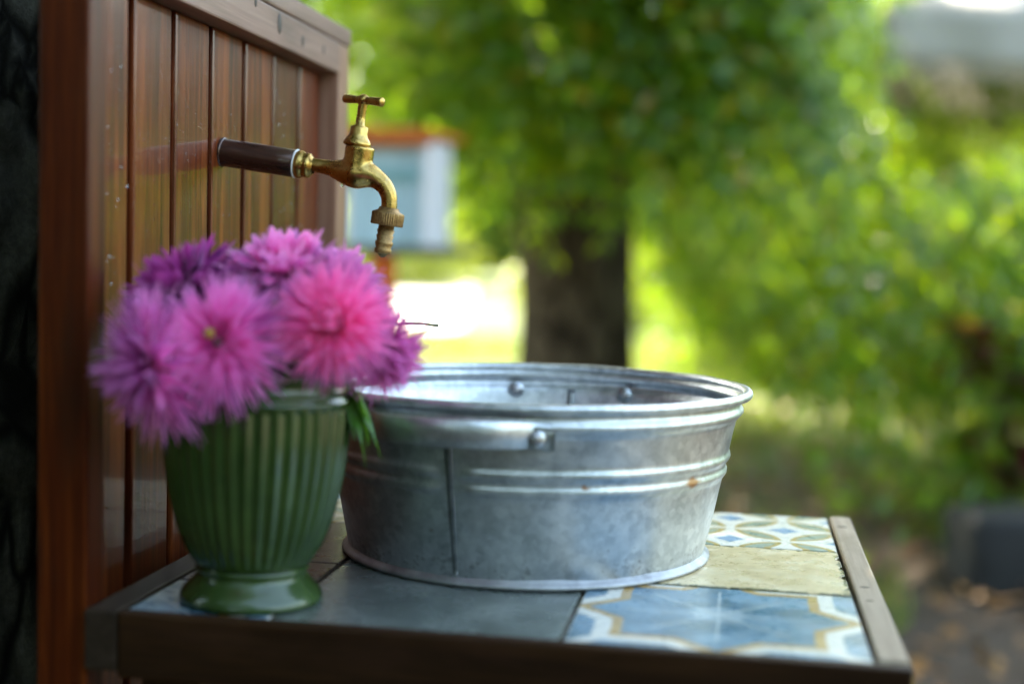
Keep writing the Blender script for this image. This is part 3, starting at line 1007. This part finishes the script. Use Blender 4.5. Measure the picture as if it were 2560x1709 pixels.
# table frame
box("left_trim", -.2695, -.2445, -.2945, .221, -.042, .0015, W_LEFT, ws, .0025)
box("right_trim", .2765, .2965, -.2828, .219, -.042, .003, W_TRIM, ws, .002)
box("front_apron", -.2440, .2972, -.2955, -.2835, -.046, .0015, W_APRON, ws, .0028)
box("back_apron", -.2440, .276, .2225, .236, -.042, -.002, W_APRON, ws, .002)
box("mortar_bed", -.244, .2742, -.2830, .222, -.020, -.0028, mat_grout(), ws, 0)
for x, y in ((-.215, -.25), (.265, -.25), (-.215, .195), (.265, .195)):
    box("leg", x - .022, x + .022, y - .022, y + .022, GZ - .01, -.0205, W_APRON, ws, .003)
box("stretcher", -.19, .24, -.265, -.24, -.55, -.49, W_APRON, ws, .003)
box("stretcher", -.19, .24, .18, .205, -.55, -.49, W_APRON, ws, .003)
# nails of the right trim
NAILM = mat_plain("nail_moss", (.07, .062, .03), .8, 0, 0, .3, 100)
for y, r in ((.165, .0035), (-.082, .003), (-.125, .0022)):
    link("nail", ico_mesh("nail", (.285, y, .003), r, 2, (1.4, .8, .12)), NAILM, ws)


def tile(x0, x1, y0, y1, mat, label, z=0.0, bev=.0012, chip=0.0):
    me = box_mesh("tile", x0, x1, y0, y1, -.0135, z, bev)
    if chip:
        bm = bmesh.new(); bm.from_mesh(me)
        bmesh.ops.subdivide_edges(bm, edges=[e for e in bm.edges if e.calc_length() > .05], cuts=64, use_grid_fill=True)
        for v in bm.verts:
            if min(v.co.x - x0, x1 - v.co.x, v.co.y - y0, y1 - v.co.y) < .004:
                p = v.co * 58
                k = max(0, mnoise.noise(p) + .3 * mnoise.noise(p * 2.7)) * chip
                if abs(v.co.y - y0) < .004: v.co.y += k
                if abs(v.co.y - y1) < .004: v.co.y -= k
                if abs(v.co.x - x1) < .004: v.co.x -= k
        bm.to_mesh(me); bm.free()
    return link("tile", me, mat, ws, True, label)


def shifted(me_mat): return me_mat


SLATE = mat_tile("slate_tile", [(.3, (.075, .092, .083)), (.5, (.125, .15, .137)), (.7, (.21, .235, .215))], 16, (.06, .07, .06), .5, .5)
BROWN = mat_tile("brown_tile", [(.3, (.035, .022, .015)), (.7, (.085, .055, .04))], 30, (.03, .025, .02), .5, .2)
BEIGE = mat_tile("beige_tile", [(.3, (.47, .345, .165)), (.5, (.62, .49, .27)), (.7, (.74, .635, .43))], 38, (.38, .33, .17), .45, 0, (.0695, .2735, -.1035, .0580))
ZOFF = -GZ   # object space of the parts starts at the ground below the stand: x and y are world ones
STAR = mat_star(.172, -.187, .102)
PETAL = mat_petal_tile(.178, .143, .102)
STAR2 = mat_star(-.242, -.235, .102)
tile(-.2425, -.1400, -.2822, -.1900, STAR2, "blue and white patterned tile piece by the vase foot")
tile(-.2425, -.1400, -.1862, -.1065, BROWN, "dark brown tile piece behind the vase")
tile(-.1362, .0660, -.2822, -.1065, SLATE, "slate grey green tile between vase and tub", -.0004)
tile(.0698, .2735, -.2822, -.1065, STAR, "tile with a large blue eight-pointed star, gold edged", .0003)
tile(-.2425, -.1400, -.1030, .0580, BROWN, "dark brown tile beside the panel, left of the tub")
tile(-.1362, .0660, -.1030, .0580, SLATE, "grey tile under the tub", -.0005)
tile(.0695, .2735, -.1035, .0580, BEIGE, "worn cream tile with mossy broken edges", .0005, chip=.006)
tile(-.2425, -.1400, .0620, .2210, PETAL, "circle patterned tile behind the tub, beside the panel")
tile(-.1362, .0660, .0620, .2210, PETAL, "circle patterned tile behind the tub", -.0004)
tile(.0698, .2735, .0620, .2210, PETAL, "tile with green leaf shapes in gold circles and blue diamonds", .0002)

# ------------------------------------------------------------------ metal tub
tub = empty("wash_tub", (0, 0, .0008), "round galvanised metal wash tub with strap handles, standing on the tiles under the tap", "wash tub")
SA = R(-101.5)                 # seam with the near handle; the far seam is opposite
SB = R(85)


def wall_r(z): return .1535 + .0285 * z / .135


prof = []                       # (r offset kind)
for z in np.linspace(.002, .138, 70):
    r = wall_r(z)
    prof.append((r, z))
prof += [(.1838, .1395), (.1862, .1415), (.1880, .1425)]
NS = 288


def angd(a, b): return abs((a - b + PI) % (2 * PI) - PI)


def tubmod(r, z, k, th):
    o = 0.0
    for zc, wd, am in ((.0905, .0034, .0025), (.0775, .0034, .0025)):
        o += am * math.exp(-((z - zc) / wd) ** 2)
    f = min(1.0, max(0.0, (angd(th, SA) - .045) / .06)) * min(1.0, max(0.0, (angd(th, SB) - .045) / .06))
    o *= f
    o += .0042 * math.exp(-((z - .1285) / .0042) ** 2)
    p = Vector((math.cos(th) * 2.2, math.sin(th) * 2.2, z * 14))
    o += .0009 * mnoise.noise(p) + .0004 * mnoise.noise(p * 3.1)
    return r + o


tw = link("wall", lathe_mesh("wall", prof, NS, tubmod), ZINC, tub, False)
tw.modifiers.new("sheet", 'SOLIDIFY').thickness = -.0012
vs, fs = [], []
for i in range(NS):
    th = 2 * PI * i / NS
    for k in range(12):
        a = 2 * PI * k / 12
        wob = .0006 * mnoise.noise(Vector((math.cos(th) * 3, math.sin(th) * 3, 5)))
        r = .1893 + .0040 * math.cos(a); z = .1435 + .0040 * math.sin(a) + wob
        vs.append((r * math.cos(th), r * math.sin(th), z))
for i in range(NS):
    for k in range(12):
        j = (i + 1) % NS; l = (k + 1) % 12
        fs.append((i * 12 + k, j * 12 + k, j * 12 + l, i * 12 + l))
link("rim", mesh("rim", vs, fs), ZINC_B, tub, False)
fl = [(.1508, .0012), (.1600, .0), (.1612, .0012), (.1608, .0030), (.1585, .0046), (.1558, .0072), (.1549, .0110)]
link("foot_band", lathe_mesh("foot_band", fl, 160, lambda r, z, k, th: r + .0005 * mnoise.noise(Vector((math.cos(th) * 6, math.sin(th) * 6, 2)))), ZINC_F, tub, False)
link("bottom", lathe_mesh("bottom", [(.0001, .003), (.08, .0032), (.1500, .003)], 96), ZINC, tub, False)
for s, zt in ((SA, .1235), (SB, .1235)):
    vs, fs = [], []
    zz = np.linspace(.008, zt, 24)
    for z in zz:
        for dth, o in ((-.020, .0006), (-.013, .0018), (0, .0021), (.013, .0018), (.020, .0006), (.020, -.0026), (0, -.0034), (-.020, -.0026)):
            r = wall_r(z) + o; a = s + dth
            vs.append((r * math.cos(a), r * math.sin(a), z))
    for k in range(23):
        for i in range(8):
            j = (i + 1) % 8
            fs.append((k * 8 + i, k * 8 + j, (k + 1) * 8 + j, (k + 1) * 8 + i))
    fs += [tuple(range(8)), tuple(reversed(range(23 * 8, 24 * 8)))]
    link("seam", mesh("seam", vs, fs), ZINC_D, tub, False)


def handle(ca, half, out):
    n = 33; vs, fs = [], []
    for i in range(n):
        u = -1 + 2 * i / (n - 1)
        a = ca + half * u * 1.22
        bow = out * (max(0.0, 1 - (abs(u) / .78) ** 2.4)) if abs(u) < .78 else 0.0
        zc = .1222 + .0040 * (1 - u * u) - (.0015 if abs(u) > .9 else 0)
        hw = .0108
        if abs(u) > .97: hw *= .86
        rb = wall_r(zc) + .0040 + bow
        for dz, dr in ((-hw, .0), (-hw * .94, .0012), (0, .0014), (hw * .94, .0012), (hw, .0), (0, -.0002)):
            r = rb + dr + (dz * .21)
            vs.append((r * math.cos(a), r * math.sin(a), zc + dz))
    for i in range(n - 1):
        for k in range(6):
            l = (k + 1) % 6
            fs.append((i * 6 + k, i * 6 + l, (i + 1) * 6 + l, (i + 1) * 6 + k))
    fs += [tuple(range(6)), tuple(reversed(range((n - 1) * 6, n * 6)))]
    h = link("handle", mesh("handle", vs, fs), ZINC, tub, False)
    for s in (-1, 1):
        a = ca + s * half
        z = .1212
        for inner in (0, 1):
            r = wall_r(z) + (.0064 if not inner else -.0020)
            d = Vector((math.cos(a), math.sin(a), 0)) * (1 if not inner else -1)
            ax = Matrix.Translation((r * math.cos(a), r * math.sin(a), z)) @ d.to_track_quat('Z', 'Y').to_matrix().to_4x4()
            link("rivet", lathe_mesh("rivet", [(.0056, -.001), (.0054, .0006), (.0042, .0018), (.0022, .0026), (.0001, .0029)], 16, axis=ax), RIVET, h, False)
            link("rivet_washer", lathe_mesh("rivet_washer", [(.0084, -.0012), (.0082, .0002), (.0002, .0003)], 18, axis=ax), ZINC, h, False)
    return h


handle(SA, R(21.5), .030)
handle(SB, R(18), .030)

# ------------------------------------------------------------------ brass tap
TILT = R(7.5)
tap = empty("tap", (-.290, .009, .3435), "old brass garden tap on a brown pipe sticking out of the board panel", "tap", rot=(0, TILT, 0))
SC = 9154.0
PE = .0700                     # local x of the pipe end


def tp(px_, py_):
    dx, dz = (px_ - 795) / SC, -(py_ - 690) / SC
    return PE + dx * math.cos(TILT) - dz * math.sin(TILT), dx * math.sin(TILT) + dz * math.cos(TILT)


AX = Matrix.Rotation(PI / 2, 4, 'Y')     # lathe axis z -> local x
pp = [(.0124, -.004), (.0124, .010), (.0126, .03), (.0125, .055), (.0124, PE - .001), (.0116, PE)]
link("pipe", lathe_mesh("pipe", pp, 40, axis=AX, close_top=True), PIPE, tap, False)
link("washer", lathe_mesh("washer", [(.0060, PE + .0001), (.0131, PE + .0002), (.0133, PE + .0008), (.0131, PE + .0014), (.006, PE + .0015)], 40, axis=AX), WASHER, tap, False)
col = [(.004, PE + .0014), (.0118, PE + .0016), (.0124, PE + .003), (.0122, PE + .006), (.0110, PE + .008), (.0104, PE + .0098), (.0112, PE + .0116), (.0108, PE + .0138), (.0086, PE + .0155), (.0066, PE + .0175)]
link("collar", lathe_mesh("collar", [(r, z) for r, z in col], 40, lambda r, z, k, th: r * (1 + (.02 * abs(math.cos(3 * th)) if 1 < k < 6 else 0)), axis=AX), BRASS, tap, False)
# body: neck, belly, spout and valve chimney merged by remeshing
bx, bz = tp(1310, 700)
path = [tp(880, 690), tp(1000, 705), tp(1100, 722), tp(1210, 745), tp(1310, 760), tp(1400, 770), tp(1480, 800), tp(1550, 855), tp(1592, 930), tp(1600, 1000), tp(1596, 1065)]
rads = [  .0066, .0064, .0074, .0112, .0138, .0124, .0094, .0080, .0074, .0072, .0074]
sp = spline([(x, 0, z, r) for (x, z), r in zip(path, rads)], 46)
m1 = tube_mesh("b", [s[:3] for s in sp], list(sp[:, 3]), 24)
cx_, cz_ = tp(1312, 760); tx_, tz_ = tp(1312, 535)
hh = tz_ - cz_
ch = [(.0100, -.006), (.0130, 0), (.0132, hh * .35), (.0130, hh * .6), (.0132, hh * .85), (.0133, hh * .97), (.0120, hh)]
m2 = lathe_mesh("c", ch, 36, close_top=True, close_bot=True, axis=Matrix.Translation((cx_ + .0006, 0, cz_)))
bm = bmesh.new(); bm.from_mesh(m1); bm.from_mesh(m2)
bmesh.ops.recalc_face_normals(bm, faces=bm.faces[:])
me = bpy.data.meshes.new("body"); bm.to_mesh(me); bm.free()
bd = link("body", me, BRASS, tap, False)
rm = bd.modifiers.new("remesh", 'REMESH'); rm.mode = 'VOXEL'; rm.voxel_size = .0007; rm.use_smooth_shade = True
smo = bd.modifiers.new("smooth", 'SMOOTH'); smo.factor = .6; smo.iterations = 30
MT = lambda x, z: Matrix.Translation((x, 0, z))
vx, vz = tp(1312, 535)
vx += .0006
bon = [(.0108, -.0006), (.0124, .0004), (.0126, .0018), (.0118, .0038), (.0108, .0056), (.0088, .0082), (.0079, .0108), (.0078, .0160), (.0074, .0172), (.0046, .0174)]
link("bonnet", lathe_mesh("bonnet", bon, 40, lambda r, z, k, th: r * (1 + (.035 * abs(math.cos(3 * th)) if 5 < k < 8 else 0)), axis=MT(vx, vz)), BRASS, tap, False)
link("stem", lathe_mesh("stem", [(.0052, .0172), (.0052, .0180), (.0040, .0186), (.0039, .026), (.0042, .0375)], 24, axis=MT(vx, vz)), BRASS, tap, False)
hz = vz + .0405
hd = empty_dir = Vector((math.cos(R(-27)), math.sin(R(-27)), 0))
rotz = Matrix.Rotation(R(-27), 4, 'Z')
bar = [(.0001, -.0232), (.0034, -.0230), (.0040, -.0222), (.0039, -.016), (.0034, -.0075), (.0036, -.005), (.0036, .005), (.0034, .0075), (.0039, .016), (.0041, .0222), (.0036, .0230), (.0001, .0232)]
hb = link("handle", lathe_mesh("handle", bar, 28, axis=Matrix.Translation((vx, 0, hz)) @ rotz @ AX), BRASS, tap, False)
link("hub", ico_mesh("hub", (vx, 0, hz), .0058, 3, (1, 1, .95)), BRASS, hb, False)
# hose nut, tail, on the spout end
ex, ez = path[-1]
nut = [(.0060, .0030), (.0084, .0034), (.0098, .0006), (.0140, -.0012), (.0146, -.0022), (.0146, -.0118), (.0140, -.0126), (.0070, -.0128)]
link("hose_nut", lathe_mesh("hose_nut", nut, 168, lambda r, z, k, th: r - (.0007 if (k in (4, 5) and (int(th / (2 * PI) * 168) % 4) < 2) else 0), axis=MT(ex, ez)), BRASS_OLD, tap, False)
tl = [(.0070, -.0122), (.0071, -.0165), (.0080, -.0168), (.0068, -.0212), (.0080, -.0218), (.0067, -.0264), (.0080, -.0270), (.0080, -.0295), (.0068, -.0328), (.0079, -.0340), (.0074, -.0375), (.0060, -.0380), (.0055, -.034)]
link("hose_tail", lathe_mesh("hose_tail", tl, 40, axis=MT(ex, ez)), BRASS_OLD, tap, False)
link("bore", lathe_mesh("bore", [(.0001, -.0345), (.0056, -.0343)], 24, axis=MT(ex, ez)), KNOT, tap, False)
# flange where the pipe leaves the board
link("pipe_flange", lathe_mesh("pipe_flange", [(.0126, .0004), (.0140, .0006), (.0138, .0018), (.0127, .0024)], 40, axis=AX), PIPE, tap, False)
o = link("water_drop", lathe_mesh("water_drop", [(.0001, -.0046), (.0020, -.0040), (.0038, -.0026), (.0046, -.0008), (.0050, .0006), (.0001, .0010)], 24, axis=Matrix.Translation(Vector(tap.location) + Matrix.Rotation(TILT, 3, 'Y') @ Vector((ex, 0, ez - .0372)))), WATER)
o["label"] = "drop of water about to fall from the hose end of the tap"; o["category"] = "water drop"
o = link("water_drop", ico_mesh("water_drop", (-.1760, .0085, .3162), .0018, 2, (1, 1, 1.25)), WATER)
o["label"] = "tiny clear drop hanging under the belly of the brass tap"; o["category"] = "water drop"

# ------------------------------------------------------------------ vase
VX, VY = -.1695, -.2300
vase = empty("vase", (VX, VY, .0004), "green glazed vase with vertical flutes and a flared foot, holding pink asters", "vase", rot=(0, R(1.2), 0))
ft = [(.030, .0), (.0500, .0002), (.0522, .0015), (.0520, .0050), (.0500, .0085), (.0460, .0130), (.0418, .0175), (.0398, .0205), (.0400, .0225), (.0414, .0240), (.0416, .0258), (.0400, .0270)]
link("foot", lathe_mesh("foot", ft, 96), VASE, vase, False)
NF = 40
bp = spline([(.0396, .0268), (.0440, .0310), (.0520, .0450), (.0596, .0680), (.0650, .0950), (.0676, .1200), (.0682, .1350), (.0680, .1440), (.0676, .1480)], 60)


def flute(r, z, k, th):
    w_ = min(1, max(0, (z - .027) / .012)) * min(1, max(0, (.1476 - z) / .0030))
    c = abs(math.cos(NF * th / 2))
    return r * (1 - .036 * w_ * (1 - abs(math.sin(NF * th / 2)) ** 1.3 * 0 - (1 - c) ** .8))


link("bowl", lathe_mesh("bowl", [tuple(a) for a in bp], NF * 12, flute), VASE, vase, False)
lip = [(.0676, .1478), (.0690, .1484), (.0694, .1500), (.0686, .1516), (.0668, .1530), (.0664, .1545), (.0668, .1560), (.0676, .1572), (.0672, .1590), (.0664, .1606), (.0668, .1640), (.0682, .1668), (.0688, .1684), (.0680, .1698), (.0660, .1700), (.0642, .1690), (.0630, .1640), (.0620, .12), (.05, .05), (.02, .035)]
link("lip", lathe_mesh("lip", lip, 120), VASE, vase, False)

# ------------------------------------------------------------------ asters
def petal_mesh(name, L, W, curl, cup, seg=6):
    vs, fs, al = [], [], []
    for k in range(seg + 1):
        t = k / seg
        wd = W * (math.sin(PI * min(1, .14 + t * .86)) ** .55 if t < 1 else .15) * (.55 + .45 * min(1, t * 2.2))
        x = L * t; z = curl * L * t * t
        for s in (-1, 0, 1):
            vs.append((x, s * wd * .5, z + (cup * wd * .5 if s else 0))); al.append(t)
    for k in range(seg):
        for s in range(2):
            i = k * 3 + s
            fs.append((i, i + 3, i + 4, i + 1))
    me = mesh(name, vs, fs)
    at = me.attributes.new("along", 'FLOAT', 'POINT'); at.data.foreach_set("value", al)
    me.materials.append(None)
    return me


NEEDLE = [petal_mesh("petal", 1, .046, c, .6) for c in (-.16, -.05, .08, .18)]
INCURVED = [petal_mesh("petal", 1, .085, c, .5) for c in (.35, .55, .75)]
STRAP = [petal_mesh("petal", 1, .26, c, .45) for c in (-.3, -.12, .15, .3)]

P_LILAC = mat_petal("lilac_pink_petal", (.74, .080, .50), (.86, .31, .72), (.66, .035, .36))
P_DARK = mat_petal("dark_magenta_petal", (.36, .018, .27), (.48, .06, .38), (.22, .010, .15))
P_PINK = mat_petal("pink_petal", (.80, .070, .43), (.86, .25, .63), (.84, .09, .28))
P_TOP = mat_petal("rose_purple_petal", (.68, .10, .50), (.84, .34, .70), (.50, .04, .34))
P_MAG = mat_petal("magenta_petal", (.70, .075, .46), (.82, .25, .62), (.56, .03, .32))


def frame(ax):
    ax = Vector(ax).normalized(); a = ax.orthogonal().normalized(); return a, ax.cross(a), ax


def aster(center, axis, rad, mat, label, meshes, n_part=150, n_in=150, tmax=118, disc=False, stem_to=None, wscale=1.0, inward=0.0, hollow=0.0):
    """a double aster: petals on a golden-angle spiral over a dome"""
    center = Vector(center)
    fl_ = empty("aster", center, label, "aster", "asters in the green vase")
    a, b, ax = frame(axis)
    ga = PI * (3 - math.sqrt(5))
    tot = n_part + n_in
    inner_v, inner_f, inner_a = [], [], []
    for i in range(tot):
        f = (i + .5) / tot
        th = R(tmax) * (hollow + (1 - hollow) * f ** .66) + random.gauss(0, .13)
        ph = i * ga + random.gauss(0, .5)
        rd = (a * math.cos(ph) + b * math.sin(ph))
        d = (rd * math.sin(th) + ax * math.cos(th)).normalized()
        if th < .62: d = (d + rd * .35 + Vector((random.gauss(0, .22), random.gauss(0, .22), random.gauss(0, .22)))).normalized()
        L = rad * (.40 + .60 * f ** .55) * random.uniform(.80, 1.12)
        x = d
        zdir = (ax - x * ax.dot(x))
        zdir = zdir.normalized() if zdir.length > 1e-3 else rd
        zdir = (zdir + Vector((random.gauss(0, .3), random.gauss(0, .3), random.gauss(0, .3)))).normalized()
        y = zdir.cross(x).normalized(); z = x.cross(y)
        me = random.choice(meshes)
        heart = th < .62 and not disc
        if heart: me = random.choice(INCURVED)
        base = rd * rad * .10 * math.sin(th) - ax * rad * .06
        W = rad * (1.0 if heart else wscale) * random.uniform(.8, 1.2)
        mw = Matrix(((x.x * L, y.x * W, z.x * L, base.x), (x.y * L, y.y * W, z.y * L, base.y), (x.z * L, y.z * W, z.z * L, base.z), (0, 0, 0, 1)))
        if i >= n_in:
            o = bpy.data.objects.new("petal", me); COL.objects.link(o)
            o.parent = fl_; o.matrix_local = mw
            o.material_slots[0].link = 'OBJECT'; o.material_slots[0].material = mat
        else:
            k = len(inner_v)
            inner_v += [mw @ v.co for v in me.vertices]
            inner_f += [tuple(k + j for j in p.vertices) for p in me.polygons]
            inner_a += [at.value for at in me.attributes["along"].data]
    me = mesh("inner_petals", inner_v, inner_f)
    at = me.attributes.new("along", 'FLOAT', 'POINT'); at.data.foreach_set("value", inner_a)
    o = link("inner_petals", me, mat, fl_, False); o["kind"] = "stuff"
    link("receptacle", ico_mesh("receptacle", -ax * rad * .16, rad * .17, 2), GREEN_STEM, fl_, False)
    if disc:
        link("disc", ico_mesh("disc", ax * rad * .30, rad * .08, 2, (1, 1, 1)), DISC, fl_, False)
    # stem down into the vase
    s0 = center - ax * rad * .25
    s2 = Vector(stem_to); s1 = s0 - ax * rad * .8 + (s2 - s0) * .25
    c = spline([tuple(s0), tuple(s1), tuple((s1 + s2) / 2 + Vector((0, 0, .01))), tuple(s2)], 12)
    st_ = link("stem", tube_mesh("stem", c, .0024, 8), GREEN_STEM, fl_, True)
    for k in range(7):
        i = random.randint(1, 7)
        dv = unit(np.array([random.gauss(0, 1), random.gauss(0, 1), random.gauss(-.1, .5)]) - np.array(ax) * .8)
        lm = leaf_mesh(Vector(c[i]), Vector(dv), .028 + .016 * random.random(), .009)
        link("leaf", lm, GREEN_LEAF, fl_, True)
    return fl_


def inv(dx, dy): return (VX + dx, VY + dy, .10)


aster((-.2095, -.326, .178), (-.86, -.42, -.22), .0540, P_LILAC, "pale lilac aster hanging over the left side of the vase, seen from the side", NEEDLE, stem_to=inv(-.03, -.02), n_part=290, n_in=420)
aster((-.1660, -.312, .196), (-.03, -.90, .36), .0500, P_LILAC, "lilac pink aster facing the camera with a small yellow eye, above the vase front", NEEDLE, stem_to=inv(-.005, -.03), n_part=290, n_in=420, disc=True, hollow=.12)
aster((-.0935, -.290, .210), (.12, -.96, .18), .0455, P_PINK, "hot pink aster with a rosy centre, facing the camera right of the yellow-eyed one", NEEDLE, stem_to=inv(.02, -.02), n_part=290, n_in=440)
aster((-.1480, -.232, .242), (.02, -.30, .95), .0460, P_TOP, "topmost rose purple aster with broad ruffled petals", STRAP, stem_to=inv(0, .01), n_part=200, n_in=130, wscale=.95, tmax=108)
aster((-.2180, -.255, .226), (-.45, -.45, .75), .0500, P_DARK, "dark magenta aster at the upper left, against the boards", STRAP, stem_to=inv(-.02, .01), n_part=200, n_in=130, wscale=.75, tmax=115)
aster((-.0690, -.240, .186), (.72, -.45, -.40), .0370, P_MAG, "small magenta aster leaning down over the tub rim, rightmost of the bunch", NEEDLE, stem_to=inv(.03, 0), n_part=260, n_in=260, tmax=92)
aster((-.0960, -.226, .214), (.62, -.10, .72), .0400, P_MAG, "magenta aster at the upper right, behind the hot pink one", NEEDLE, stem_to=inv(.02, .015), n_part=260, n_in=320)
aster((-.1130, -.215, .238), (.30, -.10, .92), .0370, P_TOP, "rose purple aster right of the topmost one, behind the hot pink flower", STRAP, stem_to=inv(.01, .02), n_part=160, n_in=110, wscale=.9)

# leafy sprig under the small aster and a bare twig
sp_ = empty("leaf_sprig", (-.1080, -.215, .170), "sprig of small green leaves hanging over the vase rim beside the tub", "leaf sprig")
for k in range(9):
    d = Vector((random.gauss(.45, .30), random.gauss(-.3, .3), -1.0))
    link("leaf", leaf_mesh(Vector((-.104 + random.gauss(0, .006), -.213 + random.gauss(0, .006), .170 - .004 * k / 2)), d, .036 + .012 * random.random(), .0100), SPRIG_LEAF, sp_)
link("stem", tube_mesh("stem", [(VX + .03, VY + .01, .10), (-.118, -.220, .172), (-.106, -.214, .172), (-.101, -.212, .158)], .0018, 8), GREEN_STEM, sp_)
TW = mat_plain("twig_bark", (.10, .11, .075), .6, 0, 0, .3, 200)
tw_ = link("twig", tube_mesh("twig", [(VX + .03, VY + .03, .11), (-.128, -.17, .172), (-.105, -.125, .1975), (-.090, -.105, .2000), (-.076, -.100, .2003), (-.0655, -.100, .1992), (-.0610, -.100, .1990)], [.0014, .0014, .0013, .0012, .0012, .0012, .0015], 8), TW)
tw_["label"] = "thin bare twig sticking out of the bouquet to the right, above the tub"; tw_["category"] = "twig"

# beads of rain on the varnished boards
bm = bmesh.new()
for k in range(330):
    y = random.uniform(-.255, .295); z = random.uniform(.03, .445)
    if min(abs(y - e) for e in ed) < .006: continue
    r = random.choice((.0005, .0006, .0008, .0011))
    vsb = bmesh.ops.create_icosphere(bm, subdivisions=1, radius=r)['verts']
    for v in vsb: v.co = Vector((v.co.x * .6 + XB + .0003, v.co.y + y, v.co.z * 1.25 + z))
for f in bm.faces: f.smooth = True
me = bpy.data.meshes.new("rain_beads"); bm.to_mesh(me); bm.free()
o = link("rain_beads", me, WATER); o["kind"] = "stuff"
